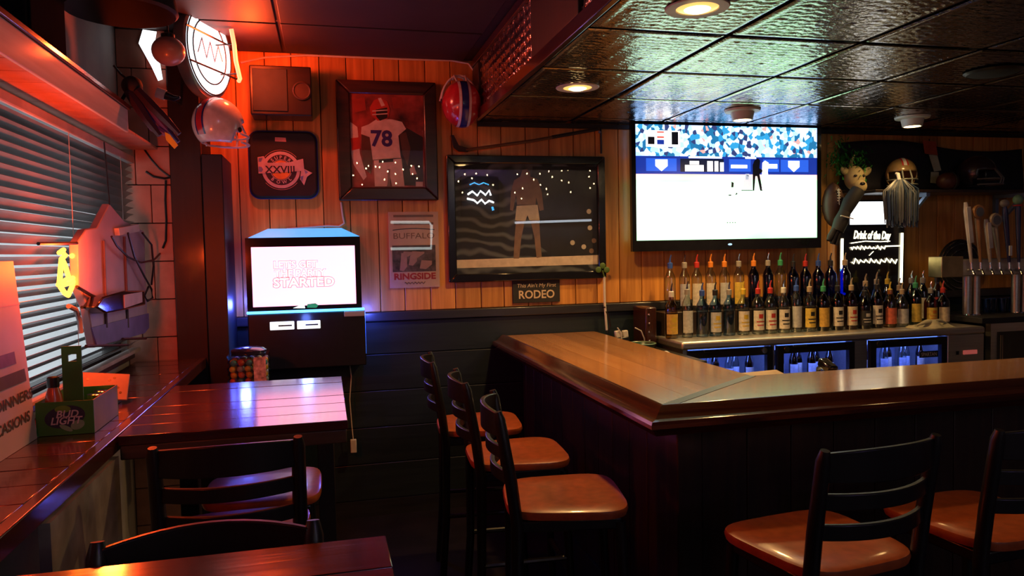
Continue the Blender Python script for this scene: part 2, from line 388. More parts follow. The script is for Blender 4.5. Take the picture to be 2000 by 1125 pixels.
bl.w('bottom_rail', MB().box(BX-.02, BX+.025, Wy0, Wy1-.03, 1.128, 1.146), mm('blind_rail', (.3, .2, .2)), bev=.003)
for yy in (1.7, 2.45, 3.2, 3.95): bl.w('ladder_cord', MB().tube([(BX+.026, yy, 1.14), (BX+.026, yy, 2.09)], .0013, 5), M['offwhite'])

ZT = 1.07
led = Thing('window_ledge', 'long dark red plank drink ledge running under the window', 'ledge', (-.8, 2.5, ZT-.05))
y = .7
while y < 4.19:
    y2 = min(y+random.choice((.135, .15, .142)), 4.222)
    led.w('plank', MB().box(-.962, -.655, y+.0015, y2-.0015, ZT-.042, ZT+random.uniform(-.001, .001)), M['table'], bev=.002); y = y2
led.w('edge_board', MB().box(-.654, -.622, .7, 4.222, ZT-.05, ZT+.001), M['mahog'], bev=.004)
led.w('bracket', MB().box(-.99, -.66, 3.6, 3.64, ZT-.3, ZT-.044), M['darkwood'])
led.w('bracket', MB().box(-.99, -.66, .9, .94, ZT-.3, ZT-.044), M['darkwood'])
sp = solo('support_panel', MB().prism([(1.86, 0), (2.44, 0), (2.44, 1.012), (1.86, 1.012)], 'x', -.64, -.615), mm('worn_plywood', (.30, .25, .21), .7, 0, .5, 7, .3), 'worn light plywood panel standing under the window ledge', 'panel')
def hightable(label, x0, x1, y0, y1, legs):
    t = Thing('high_table', label, 'table', ((x0+x1)/2, (y0+y1)/2, 0))
    n = 6; dy = (y1-y0)/n
    for k in range(n): t.w('plank', MB().box(x0, x1, y0+k*dy+.001, y0+(k+1)*dy-.001, ZT-.03, ZT+random.uniform(-.0008, .0008)), M['table'], bev=.002)
    t.w('edge_beam', MB().box(x0+.004, x1-.004, y0+.004, y0+.045, ZT-.075, ZT-.031), M['tableedge'], bev=.004)
    t.w('edge_beam', MB().box(x0+.004, x1-.004, y1-.045, y1-.004, ZT-.075, ZT-.031), M['tableedge'], bev=.004)
    t.w('edge_beam', MB().box(x1-.045, x1-.004, y0+.046, y1-.046, ZT-.075, ZT-.031), M['tableedge'], bev=.004)
    for lx, ly in legs: t.w('leg', MB().box(lx-.035, lx+.035, ly-.035, ly+.035, 0, ZT-.076), M['darkwood'], bev=.004)
hightable('dark red plank high table lit pink by the jukebox screen', -.618, .056, 2.446, 3.341, ((-.02, 3.26), (-.56, 3.26)))
hightable('dark red plank high table in front of a black stool back', -.618, .096, .52, 1.41, ((.02, .62), (-.56, .62)))

# shelf box above the window
sh = Thing('window_shelf', 'long white fronted shelf with a planked underside above the window', 'shelf', (-.9, 2.6, 2.14))
ZU = 2.155
sh.w('fascia', MB().box(-.812, -.80, .8, 3.56, ZU-.012, ZU+.085), M['whitewood'], bev=.003)
sh.w('top_board', MB().box(-.998, -.79, .8, 3.57, ZU+.086, ZU+.105), M['mahog'], bev=.003)
y = .8
while y < 4.2:
    y2 = min(y+.155, 4.222); sh.w('underside_board', MB().box(-.998, -.814, y+.002, y2-.002, ZU, ZU+.014), M['block'], bev=.002); y = y2

# ================================================================== BAR
bx0, by0, bxi, byi = 1.092, 2.306, 1.685, 2.736
sl = (byi-by0)/(bxi-bx0)
bar = Thing('bar_counter', 'L shaped bar with maple top and glossy mahogany edge', 'bar', (1.4, 2.6, 0))
n = 4
for k in range(n):
    a = bx0+(bxi-bx0)*k/n; b = bx0+(bxi-bx0)*(k+1)/n
    bar.w('plank', MB().prism([(a+.0006, by0+(a-bx0)*sl+.012), (b-.0006, by0+(b-bx0)*sl+.012), (b-.0006, 4.588), (a+.0006, 4.588)], 'z', ZT-.04, ZT), M['bar_top'])
    c = by0+(byi-by0)*k/n; d = by0+(byi-by0)*(k+1)/n
    bar.w('plank', MB().prism([(bx0+(c-by0)/sl+.014, c+.0006), (5.5, c+.0006), (5.5, d-.0006), (bx0+(d-by0)/sl+.014, d-.0006)], 'z', ZT-.04, ZT), M['bar_topx'])
u = Vector((bxi-bx0, byi-by0)).normalized(); nrm = Vector((-u.y, u.x))
q0 = Vector((bx0, by0))+u*.01; q1 = Vector((bxi, byi))-u*.004
bar.w('mitre_strip', MB().prism([tuple(q0-nrm*.02), tuple(q1-nrm*.02), tuple(q1+nrm*.02), tuple(q0+nrm*.02)], 'z', ZT-.038, ZT+.0012), mm('mitre_inlay', (.035, .038, .028), .5))
pf = [(0, ZT-.002), (.008, ZT+.008), (.022, ZT+.006), (.045, ZT-.016), (.056, ZT-.026), (.066, ZT-.030), (.080, ZT-.032), (.086, ZT-.042), (.084, ZT-.056), (.070, ZT-.066), (.058, ZT-.085), (0, ZT-.085)]
m1 = MB(); k = len(pf)
m1.add([(bx0-d, by0-d, z) for d, z in pf]+[(bx0-d, 4.588, z) for d, z in pf], [tuple(range(k)), tuple(range(k, 2*k))[::-1]]+[(i, k+i, k+(i+1) % k, (i+1) % k) for i in range(k)])
bar.w('edge_moulding', m1, M['mahog'])
m2 = MB()
m2.add([(bx0-d, by0-d, z) for d, z in pf]+[(5.5, by0-d, z) for d, z in pf], [tuple(range(k))[::-1], tuple(range(k, 2*k))]+[(i, (i+1) % k, k+(i+1) % k, k+i) for i in range(k)])
bar.w('edge_moulding', m2, M['mahogx'])
FX, FY = 1.20, 2.42
y = FY+.09
while y < 4.55:
    y2 = min(y+.182, 4.585); bar.w('front_board', MB().box(FX, FX+.02, y+.0015, y2-.0015, .12, .984), M['barfront'], bev=.003); y = y2
x = FX+.09
while x < 5.4:
    x2 = min(x+.182, 5.5); bar.w('front_board', MB().box(x+.0015, x2-.0015, FY, FY+.02, .12, .984), M['barfront'], bev=.003); x = x2
bar.w('corner_post', MB().box(FX-.01, FX+.088, FY-.01, FY+.088, 0, .984), M['barfront'], bev=.006)
bar.w('base_rail', MB().box(FX-.012, FX+.02, FY+.09, 4.585, 0, .118).box(FX+.09, 5.5, FY-.012, FY+.02, 0, .118), M['darkwood'], smooth=False)
bar.w('inner_panel', MB().box(bxi-.06, bxi-.04, byi, 4.585, .1, ZT-.041).box(bxi-.06, 5.5, byi-.06, byi-.04, .1, ZT-.041), M['matte_black'], smooth=False)

# ================================================================== STOOLS
def make_stool(label, loc, rz, group):
    t = Thing('bar_stool', label, 'stool', loc, rz, group)   # local: faces +x, seat centre at origin
    zs = .765
    def outline(k):
        a = 2*PI*k/32; c, s_ = math.cos(a), math.sin(a)
        e = .45; px = math.copysign(abs(c)**e, c)*.205; py = math.copysign(abs(s_)**e, s_)*(.205+.018*px/.2)
        return px, py
    vs = []; fs = []; rings = [(.90, zs-.035), (.98, zs-.03), (1.0, zs-.015), (.985, zs-.004), (.93, zs), (.6, zs-.003), (.2, zs-.005)]
    for sc, z in rings:
        for k in range(32): px, py = outline(k); vs.append((px*sc, py*sc, z))
    for j in range(len(rings)-1):
        for k in range(32): fs.append((j*32+k, j*32+(k+1) % 32, (j+1)*32+(k+1) % 32, (j+1)*32+k))
    fs.append(tuple(range(32))[::-1]); fs.append(tuple(range((len(rings)-1)*32, len(rings)*32)))
    t.l('seat', MB().add(vs, fs), M['seat'])
    t.l('seat_frame', MB().box(-.17, .17, -.175, .175, zs-.075, zs-.036), M['stool'], bev=.006)
    for sy in (-1, 1):
        t.l('back_post', MB().tube([(-.205, sy*.185, 0), (-.178, sy*.185, .35), (-.172, sy*.185, zs-.05), (-.190, sy*.186, zs+.1), (-.222, sy*.188, 1.065), (-.228, sy*.188, 1.092)], [.017, .018, .021, .021, .019, .012], 10), M['stool'])
        t.l('leg', MB().tube([(.195, sy*.19, 0), (.165, sy*.165, zs-.05)], [.016, .019], 10), M['stool'])
    for zc, hh in ((1.045, .075), (.955, .042), (.872, .042)):
        mb = MB(); dx = -.19-(zc-.865)*.17
        P = []
        for i in range(13):
            y = -.178+.356*i/12; bow = -.05*(1-(y/.178)**2); crest = .012*(1-(y/.178)**2) if hh > .05 else 0
            P.append((dx+bow, y, crest))
        vs = []; fs = []
        for xx, y, cr in P: vs += [(xx-.008, y, zc-hh/2), (xx+.008, y, zc-hh/2), (xx+.008, y, zc+hh/2+cr), (xx-.008, y, zc+hh/2+cr)]
        for i in range(12):
            for j in range(4): fs.append((i*4+j, i*4+(j+1) % 4, (i+1)*4+(j+1) % 4, (i+1)*4+j))
        fs += [(3, 2, 1, 0), (48, 49, 50, 51)]
        t.l('back_slat', MB().add(vs, fs), M['stool'], bev=.003)
    for z in (.3,):
        t.l('footrest', MB().tube([(.183, -.178, z), (.183, .178, z)], .013, 8), M['stool'])
    for sy in (-1, 1): t.l('stretcher', MB().tube([(-.18, sy*.185, .36), (.18, sy*.178, .36)], .011, 8), M['stool'])
    return t
G = 'ladder back stools along the bar'
LB = 'black ladder back stool with orange seat '
st = make_stool(LB+'next to the bar corner facing its short side', (.775, 2.45, 0), R(-10), G)
st.dup((.755, 3.03, 0), R(-4), LB+'between two others along the short bar side')
st.dup((.715, 3.62, 0), R(-6), LB+'at the wall end of the short bar side')
st.dup((1.345, 1.845, 0), R(97), LB+'at the long bar side beside the corner')
st.dup((1.925, 1.87, 0), R(94), LB+'second from the corner along the long bar')
st.dup((-.28, 2.40, 0), R(91), LB+'tucked under the pink lit high table', 'ladder back stools at the high tables')
st.dup((-.225, 1.245, 0), R(-90), LB+'pulled up to the table without pink light', 'ladder back stools at the high tables')
bs = Thing('backless_stool', 'backless stool with orange brown seat under the pink lit table', 'stool', (-.24, 2.86, 0))
src = [c for c in st.o.children if c.name.startswith('seat')]
for c in src:
    d = c.copy(); COL.objects.link(d); d.parent = bs.o
for sx in (-1, 1):
    for sy in (-1, 1): bs.l('leg', MB().tube([(sx*.18, sy*.18, 0), (sx*.155, sy*.155, .71)], .017, 10), M['stool'])
bs.l('footrest', MB().tube([(.17, -.17, .3), (.17, .17, .3), (-.17, .17, .3), (-.17, -.17, .3)], .011, 8, closed=True), M['stool'])

# ================================================================== CEILING LIGHTS
warm = (1., .58, .20)
mtrim = mm('lamp_trim', (.55, .5, .45), .5)
mbulb = mm('warm_bulb', (1, .75, .4), .4, emit=14, ecol=(1., .66, .26))
mbaf = mm('lamp_baffle', (.8, .55, .2), .3, emit=1.2, ecol=(1., .6, .15))
def recessed(px, py, label, power):
    p = at(px, py, Z=ZS-.004); t = Thing('recessed_light', label, 'ceiling light', (p.x, p.y, ZS-.001))
    t.l('trim_ring', MB().lathe([(.072, -.004), (.105, -.004), (.108, 0), (.072, 0)], n=28, cap=False).lathe([(.072, -.004), (.072, -.001)], n=28, cap=False), mtrim)
    t.l('reflector', MB().lathe([(.071, -.001), (.066, -.003), (.045, -.006)], n=24, cap=False), mbaf)
    t.l('bulb', MB().lathe([(.001, -.010), (.03, -.013), (.044, -.007), (.045, -.003)], n=20), mbulb)
    spot(t.o, (0, 0, -.03), power, warm, R(150), .7, .04)
recessed(1362, 17, 'recessed ceiling downlight with glowing warm bulb over the bar corner', 13)
recessed(1128, 172, 'recessed ceiling downlight with glowing warm bulb beside the tin fascia', 62)
def cone(px, py, label, power):
    p = at(px, py, Z=ZS); t = Thing('surface_light', label, 'ceiling light', (p.x, p.y, ZS-.001))
    t.l('mount_plate', MB().lathe([(.105, 0), (.10, -.012), (.07, -.016)], n=24), M['white'])
    t.l('lamp_shade', MB().lathe([(.068, -.0165), (.058, -.062), (.05, -.062), (.058, -.02)], n=24), M['white'])
    t.l('bulb', MB().lathe([(.048, -.05), (.046, -.058), (.001, -.062)], n=20), mbulb if power else M['white'])
    if power: spot(t.o, (0, 0, -.075), power, warm, R(150), .7, .04)
cone(1450, 214, 'white surface mounted lamp glowing warm above the big television', 62)
cone(1782, 228, 'white surface mounted lamp above the helmet shelf', 13)
pp = at(1940, 138, Z=ZS); t = Thing('ceiling_speaker', 'black round speaker grille in the tin ceiling', 'speaker', (pp.x, pp.y, ZS-.001))
t.l('grille', MB().lathe([(.11, 0), (.11, -.012), (.09, -.018), (.001, -.02)], n=28), M['matte_black']); t.l('rim', MB().lathe([(.111, 0), (.125, -.004), (.111, -.014)], n=28, cap=False), M['black'])

# ================================================================== TELEVISION
TY = 4.49
def PT(px, py, Y=TY): return at(px, py, Y=Y)
a, b = PT(1241, 242), PT(1597, 464)
x0, x1, z0, z1 = a.x, b.x, b.z, a.z
x1 = x0+(z1-z0)*1.79
tv = Thing('television', 'large black flat television showing a baseball game', 'television', ((x0+x1)/2, TY, z0-.06))
tv.w('bezel', MB().box(x0-.03, x1+.03, TY, TY+.03, z1, z1+.02).box(x0-.03, x1+.03, TY, TY+.03, z0-.07, z0).box(x0-.03, x0, TY, TY+.03, z0, z1).box(x1, x1+.03, TY, TY+.03, z0, z1), M['gloss_black'], smooth=False)
tv.w('back_housing', MB().box(x0+.02, x1-.02, TY+.032, TY+.08, z0-.02, z1-.02), M['black'], bev=.01)
tv.w('wall_mount', MB().box((x0+x1)/2-.2, (x0+x1)/2+.2, TY+.081, WY-.002, (z0+z1)/2-.15, (z0+z1)/2+.15), M['black'])
def screen_mat():
    m = bpy.data.materials.new('tv_picture'); m.use_nodes = True; nt = m.node_tree; N = nt.nodes; L = nt.links; b = N['Principled BSDF']
    tc = N.new('ShaderNodeTexCoord'); sx = N.new('ShaderNodeSeparateXYZ'); L.new(tc.outputs['Generated'], sx.inputs[0])
    def ramp(inp, stops, const=False):
        r = N.new('ShaderNodeValToRGB'); e = r.color_ramp; e.interpolation = 'CONSTANT' if const else 'LINEAR'
        while len(e.elements) > 1: e.elements.remove(e.elements[-1])
        e.elements[0].position = stops[0][0]; e.elements[0].color = (*stops[0][1], 1)
        for p, c in stops[1:]: q = e.elements.new(p); q.color = (*c, 1)
        L.new(inp, r.inputs[0]); return r.outputs[0]
    field = ramp(sx.outputs['Z'], [(0, (.42, 1, .48)), (.1, (.66, 1.0, .70)), (.3, (.70, 1, .76)), (.45, (.6, 1, .66)), (.52, (.42, 1, .45)), (.54, (1, .62, .5)), (.575, (1, .5, .42))])
    no = N.new('ShaderNodeTexNoise'); no.inputs['Scale'].default_value = 2.2; L.new(tc.outputs['Generated'], no.inputs[0])
    patch = ramp(no.outputs[0], [(.5, (1, 1, 1)), (.68, (.5, .9, .45))])
    mu = N.new('ShaderNodeMix'); mu.data_type = 'RGBA'; mu.blend_type = 'MULTIPLY'; mu.inputs[0].default_value = .55; L.new(field, mu.inputs[6]); L.new(patch, mu.inputs[7])
    mp = N.new('ShaderNodeMapping'); mp.inputs['Scale'].default_value = (1.8, 1, 1); L.new(tc.outputs['Generated'], mp.inputs[0])
    vo = N.new('ShaderNodeTexVoronoi'); vo.inputs['Scale'].default_value = 26; vo.inputs['Randomness'].default_value = .8; L.new(mp.outputs[0], vo.inputs[0])
    sp_ = N.new('ShaderNodeSeparateColor'); L.new(vo.outputs['Color'], sp_.inputs[0])
    crowd = ramp(sp_.outputs[0], [(0, (.01, .10, .22)), (.22, (.02, .20, .40)), (.36, (.30, .55, 1)), (.52, (.45, .62, 1)), (.82, (.02, .03, .10)), (.9, (.8, .25, .22)), (.93, (.4, .6, 1))], True)
    sel = ramp(sx.outputs['Z'], [(0, (0, 0, 0)), (.72, (1, 1, 1))], True)
    mx = N.new('ShaderNodeMix'); mx.data_type = 'RGBA'; L.new(sel, mx.inputs[0]); L.new(mu.outputs[2], mx.inputs[6]); L.new(crowd, mx.inputs[7])
    st_ = ramp(sx.outputs['Z'], [(0, (1, 1, 1)), (.72, (.95, .95, .95))], True)
    ml = N.new('ShaderNodeMath'); ml.operation = 'MULTIPLY'; ml.inputs[1].default_value = 2.4; L.new(st_, ml.inputs[0])
    L.new(mx.outputs[2], b.inputs['Emission Color']); L.new(ml.outputs[0], b.inputs['Emission Strength'])
    b.inputs['Base Color'].default_value = (.01, .01, .01, 1); b.inputs['Roughness'].default_value = .15
    return m
scr = tv.w('screen', MB().box(x0, x1, TY+.006, TY+.03, z0, z1), screen_mat(), smooth=False)
def emi(key, c, s): return mm(key, c, .5, emit=s, var=.05)
SW, SH = x1-x0, z1-z0
def srect(name, m, u0, u1, v0, v1, lay=1):
    return tv.w(name, MB().box(x0+u0*SW, x0+u1*SW, TY+.006-.0006*lay, TY+.0058, z0+v0*SH, z0+v1*SH), m, scr, smooth=False)
blu, dbl, wht = emi('tv_blue', (.02, .10, .62), 1.4), emi('tv_navy', (.008, .03, .28), 1.3), emi('tv_white', (1, 1, 1), 2.4)
srect('outfield_wall', dbl, 0, 1, .575, .73)
for u0, u1 in ((.055, .215), (.50, .62), (.69, .78), (.79, .95)): srect('wall_banner', blu, u0, u1, .60, .71, 2)
srect('wall_banner', emi('tv_dark', (.01, .02, .07), .5), .235, .47, .595, .71, 2)
for u in (.135, .865):
    tv.w('plate_logo', MB().prism([(x0+(u-.032)*SW, z0+.70*SH), (x0+(u+.032)*SW, z0+.70*SH), (x0+(u+.032)*SW, z0+.645*SH), (x0+u*SW, z0+.60*SH), (x0+(u-.032)*SW, z0+.645*SH)], 'y', TY+.0035, TY+.0045), wht, scr, smooth=False)
for u0, u1, v0, v1 in ((.26, .36, .60, .655), (.285, .335, .66, .69), (.38, .41, .60, .69), (.42, .44, .60, .69), (.45, .47, .60, .68), (.51, .6, .63, .66), (.7, .77, .63, .67), (.28, .46, .715, .73), (.59, .65, .715, .73)): srect('banner_print', wht, u0, u1, v0, v1, 3)
srect('score_panel', wht, .055, .235, .81, .95, 2)
blk = emi('tv_black', (.01, .01, .02), .3)
for u0, u1, v0, v1, m in ((.065, .10, .83, .895, blk), (.19, .225, .83, .94, blk), (.113, .15, .83, .87, dbl), (.113, .15, .885, .90, emi('tv_red', (.9, .08, .05), 1.2)), (.113, .15, .93, .942, emi('tv_red', (.9, .08, .05), 1.2))): srect('score_box', m, u0, u1, v0, v1, 3)
def sfig(name, m, pts): tv.w(name, MB().prism([(x0+u*SW, z0+v*SH) for u, v in pts], 'y', TY+.0028, TY+.0034), m, scr, smooth=False)
sfig('umpire', blk, [(.63, .43), (.638, .43), (.645, .56), (.655, .56), (.672, .43), (.685, .43), (.668, .58), (.685, .60), (.685, .615), (.668, .63), (.672, .70), (.66, .72), (.64, .70), (.63, .66)])
sfig('batter', wht, [(.68, .44), (.69, .44), (.70, .55), (.715, .44), (.725, .44), (.715, .6), (.72, .68), (.7, .70), (.685, .68)])
sfig('catcher', emi('tv_grey', (.55, .6, .7), 1.2), [(.57, .44), (.62, .44), (.625, .52), (.61, .58), (.59, .58), (.58, .52)])
sfig('catcher', blk, [(.565, .43), (.63, .43), (.628, .437), (.567, .437)]); sfig('catcher', blk, [(.59, .53), (.605, .53), (.607, .57), (.592, .575)])
sfig('pitcher', blk, [(.51, .46), (.522, .46), (.524, .50), (.512, .51)]); sfig('pitcher', blk, [(.495, .385), (.51, .385), (.51, .395), (.495, .395)]); sfig('pitcher', blk, [(.53, .39), (.545, .4), (.54, .415)])
tv.w('caption', MB().text('• • • •', .03, (x0+.51*SW, TY+.004, z0+.145*SH)), blk, scr)
tv.w('logo', MB().ell(((x0+x1)/2, TY-.001, z0-.035), (.016, .002, .007), 12, 6), mm('tv_logo', (.3, .55, .9), .3, emit=1.2))

# ================================================================== BACK WALL DISPLAY
def poly(pts, Y, th=.0006): return MB().prism([(at(px, py, Y=Y).x, at(px, py, Y=Y).z) for px, py in pts], 'y', Y-th, Y)
def rectpx(pxs, Y): a = at(pxs[0], pxs[1], Y=Y); b = at(pxs[2], pxs[3], Y=Y); return a.x, b.x, b.z, a.z
def frame(t, x0, x1, z0, z1, wd, yf, yb, m, bev=.008):
    k = wd
    for nm, poly_ in (('frame_rail', [(x0, z1), (x1, z1), (x1-k, z1-k), (x0+k, z1-k)]), ('frame_rail', [(x0, z0), (x0+k, z0+k), (x1-k, z0+k), (x1, z0)]), ('frame_stile', [(x0, z0), (x0, z1), (x0+k, z1-k), (x0+k, z0+k)]), ('frame_stile', [(x1, z0), (x1-k, z0+k), (x1-k, z1-k), (x1, z1)])):
        t.w(nm, MB().prism(poly_, 'y', yf, yb), m, bev=bev)
def ipm(key, c, rough=.6, **k): return mm(key, c, rough, var=.15, scale=25, **k)
# --- football player photograph
YF = WY-.05
x0, x1, z0, z1 = rectpx((655, 154, 857, 391), YF)
t = Thing('framed_photograph', 'framed photograph of a football player in white jersey numbered 78', 'picture', ((x0+x1)/2, WY, z0))
frame(t, x0, x1, z0, z1, .078, YF, WY-.002, wood('dark_frame', (.020, .008, .006), (.05, .018, .012), .3, 'x'))
YP = WY-.034
pm = mm('photo_crowd', (.30, .05, .04), .6, var=.95, scale=9)
pr = t.w('print', MB().box(x0+.07, x1-.07, YP, WY-.003, z0+.07, z1-.07), pm, smooth=False)
def fp(m, pts, lay=1, name='printed_figure'): t.w(name, poly(pts, YP-.0007*lay), m, pr, smooth=False)
jersey, skin, blue_, redp, dark = ipm('print_jersey', (.85, .78, .78)), ipm('print_skin', (.14, .06, .04)), ipm('print_blue', (.06, .03, .28)), ipm('print_red', (.65, .06, .04)), ipm('print_dark', (.03, .015, .015))
fp(dark, [(765, 270), (795, 250), (826, 268), (826, 362), (790, 362)], 1); fp(ipm('print_crowd_red', (.40, .05, .03)), [(690, 195), (712, 190), (715, 215), (692, 220)], 1); fp(ipm('print_crowd_red', (.40, .05, .03)), [(765, 190), (785, 190), (790, 210), (768, 212)], 1)
fp(jersey, [(684, 238), (698, 248), (703, 300), (716, 345), (710, 352), (690, 320), (684, 290)], 1)
fp(redp, [(685, 270), (702, 268), (704, 290), (687, 294)], 2)
fp(jersey, [(720, 243), (735, 233), (765, 233), (785, 238), (793, 252), (778, 265), (783, 310), (728, 313), (722, 270), (705, 262), (706, 248)], 3)
fp(jersey, [(730, 312), (784, 308), (790, 364), (766, 364), (760, 335), (756, 364), (732, 364)], 3)
fp(ipm('print_seam', (.28, .2, .2)), [(757, 330), (762, 330), (762, 364), (757, 364)], 4)
fp(skin, [(706, 262), (722, 268), (728, 312), (724, 340), (712, 330), (706, 295)], 4); fp(skin, [(780, 262), (793, 258), (802, 290), (796, 325), (786, 300)], 4)
fp(dark, [(740, 312), (768, 310), (768, 316), (740, 318)], 5)
fp(redp, [(722, 210), (730, 196), (744, 191), (756, 198), (762, 215), (757, 232), (738, 236), (725, 226)], 4)
fp(jersey, [(738, 192), (744, 191), (752, 206), (745, 208)], 5); fp(dark, [(734, 214), (756, 210), (757, 230), (742, 236), (735, 228)], 5)
for q in ((216, 220), (223, 227)): fp(jersey, [(727, q[0]), (757, q[0]-2), (757, q[0]), (727, q[0]+2)], 6)
fp(jersey, [(800, 330), (808, 322), (814, 340), (802, 342)], 2); fp(jersey, [(812, 355), (826, 355), (826, 364), (812, 364)], 3)
c7 = at(745, 272, Y=YP-.004); t.w('jersey_number', MB().text('78', .13, c7, bold=.03), blue_, pr)
t.w('glass', MB().box(x0+.074, x1-.074, YP-.008, YP-.007, z0+.074, z1-.074), M['glass'], smooth=False)
# --- big boxing picture (generic ring scene)
YA = WY-.045
x0, x1, z0, z1 = rectpx((872, 302, 1185, 543), YA)
t = Thing('framed_print', 'wide black framed print of a lone boxer before dark drapery', 'picture', ((x0+x1)/2, WY, z0))
frame(t, x0, x1, z0, z1, .05, YA, WY-.002, M['gloss_black'], .006)
def drape():
    m = mat('print_drapery', (.04, .045, .05), .5); nt = m.node_tree; N = nt.nodes; L = nt.links
    tc = N.new('ShaderNodeTexCoord'); wv = N.new('ShaderNodeTexWave'); wv.bands_direction = 'Z'; wv.inputs['Scale'].default_value = 4.; wv.inputs['Distortion'].default_value = 22.; wv.inputs['Detail'].default_value = 3.; wv.inputs['Detail Scale'].default_value = .45
    rp = N.new('ShaderNodeValToRGB'); rp.color_ramp.elements[0].position = .45; rp.color_ramp.elements[0].color = (.012, .013, .016, 1); rp.color_ramp.elements[1].color = (.13, .15, .165, 1)
    L.new(tc.outputs['Object'], wv.inputs[0]); L.new(wv.outputs['Fac'], rp.inputs[0]); L.new(rp.outputs[0], N['Principled BSDF'].inputs['Base Color']); return m
YP = WY-.014
pr = t.w('print', MB().box(x0+.045, x1-.045, YP, WY-.003, z0+.045, z1-.045), drape(), smooth=False)
g1, g2, g3, g4 = ipm('print_tone_body', (.27, .17, .12)), ipm('print_tone_shorts', (.68, .62, .52)), ipm('print_tone_mat', (.8, .68, .58)), ipm('print_tone_dark', (.02, .02, .024))
fp(g4, [(1040, 325), (1172, 325), (1172, 505), (1080, 500), (1040, 470)], 1)
fp(g3, [(889, 508), (1172, 498), (1172, 516), (889, 524)], 2)
fp(g1, [(1004, 352), (1016, 345), (1020, 332), (1030, 330), (1036, 345), (1050, 350), (1058, 375), (1062, 410), (1054, 412), (1047, 385), (1046, 400), (1010, 400), (1008, 380), (1002, 412), (996, 410), (998, 375)], 3)
t.w('printed_figure', MB().lathe([(.03, YP-.0032), (.03, YP-.0024)], (at(1027, 341, Y=YP).x, 0, at(1027, 341, Y=YP).z), 16, 'y'), g1, pr); fp(g2, [(1009, 402), (1050, 400), (1054, 430), (1034, 430), (1030, 420), (1026, 432), (1006, 430)], 4)
fp(g1, [(1008, 430), (1025, 432), (1018, 465), (1014, 505), (1003, 505), (1005, 465)], 3); fp(g1, [(1036, 430), (1053, 430), (1055, 465), (1058, 502), (1048, 504), (1044, 465)], 3)
for px, py in ((1150, 413), (1152, 445), (1118, 474), (1160, 470), (1140, 482), (1155, 490)): t.w('printed_figure', MB().lathe([(.016, YP-.0022), (.016, YP-.0014)], (at(px, py, Y=YP).x, 0, at(px, py, Y=YP).z), 12, 'y'), g2 if px < 1155 else g1, pr)
t.w('glass', MB().box(x0+.048, x1-.048, YP-.012, YP-.010, z0+.048, z1-.048), M['glass'], smooth=False)
# --- emblem cushion
YC = WY-.045
x0, x1, z0, z1 = rectpx((485, 256, 621, 386), YC)
t = Thing('stadium_cushion', 'black rounded square seat cushion with a round XXVIII emblem', 'cushion', ((x0+x1)/2, WY, z0))
def rrect(x0, x1, z0, z1, r, n=6):
    out = []
    for cx, cz, a0 in ((x1-r, z1-r, 0), (x0+r, z1-r, 90), (x0+r, z0+r, 180), (x1-r, z0+r, 270)):
        out += [(cx+r*math.cos(R(a0+90*k/n)), cz+r*math.sin(R(a0+90*k/n))) for k in range(n+1)]
    return out
t.w('pad', MB().prism(rrect(x0, x1, z0, z1, .055), 'y', YC, WY-.002), M['matte_black'], bev=.01)
t.w('piping', MB().tube([(a, YC+.022, b) for a, b in rrect(x0-.003, x1+.003, z0-.003, z1+.003, .056)], .005, 6, True), mm('blue_piping', (.02, .03, .22), .5))
emw, ebl, eor, epk, edk = ipm('emblem_white', (.55, .42, .46)), ipm('emblem_blue', (.16, .20, .5)), ipm('emblem_orange', (.75, .26, .05)), ipm('emblem_pink', (.7, .3, .28)), ipm('emblem_dark', (.03, .015, .03))
cx, cz = at(549, 332, Y=YC).x, at(549, 332, Y=YC).z
def ring(r0, r1, lay, m, a0=0, a1=360, name='emblem_ring'):
    n = 40; mb = MB(); y = YC-.0012-.0008*lay
    P = [(cx+r*math.cos(R(a0+(a1-a0)*i/n)), y, cz+r*math.sin(R(a0+(a1-a0)*i/n))) for r in (r0, r1) for i in range(n+1)]
    mb.add(P, [(i, i+1, n+2+i, n+1+i) for i in range(n)]); t.w(name, mb, m)
ring(.088, .106, 1, emw); ring(.0, .088, 1, edk, name='emblem_disc'); ring(.0, .054, 2, eor, name='emblem_disc'); ring(.057, .060, 2, emw)
ring(.113, .115, 1, epk, 40, 140, 'emblem_arc'); ring(.113, .115, 1, epk, 220, 320, 'emblem_arc')
def ep(pts, lay, m, name): t.w(name, poly(pts, YC-.0012-.0008*lay), m, smooth=False)
ep([(503, 307), (515, 305), (523, 318), (565, 317), (592, 310), (594, 330), (610, 338), (600, 345), (594, 362), (586, 350), (588, 334), (560, 336), (505, 339)], 4, emw, 'ribbon')
ep([(505, 325), (511, 326), (514, 331), (511, 336), (505, 335)], 5, ebl, 'ribbon_shade'); ep([(594, 331), (602, 336), (597, 340)], 5, ebl, 'ribbon_shade'); ep([(586, 345), (593, 343), (590, 356)], 5, ebl, 'ribbon_shade'); ep([(505, 309), (513, 308), (510, 316), (505, 316)], 5, ebl, 'ribbon_shade')
t.w('lettering', MB().text('XXVIII', .058, (cx-.004, YC-.006, cz), width=.165, bold=.02), edk)
for txt, a0, st_ in (('SUPER', 130, -20), ('BOWL', 228, 28)):
    mb = MB()
    for i, ch in enumerate(txt):
        a = a0+st_*i; r = .072; mb.text(ch, .026, (cx+r*math.cos(R(a)), YC-.0035, cz+r*math.sin(R(a))), bold=.02, rot=R(a-90 if st_ < 0 else a+90))
    t.w('lettering', mb, emw)
ep([(537, 268), (558, 269), (559, 277), (537, 276)], 1, epk, 'brand_tag')
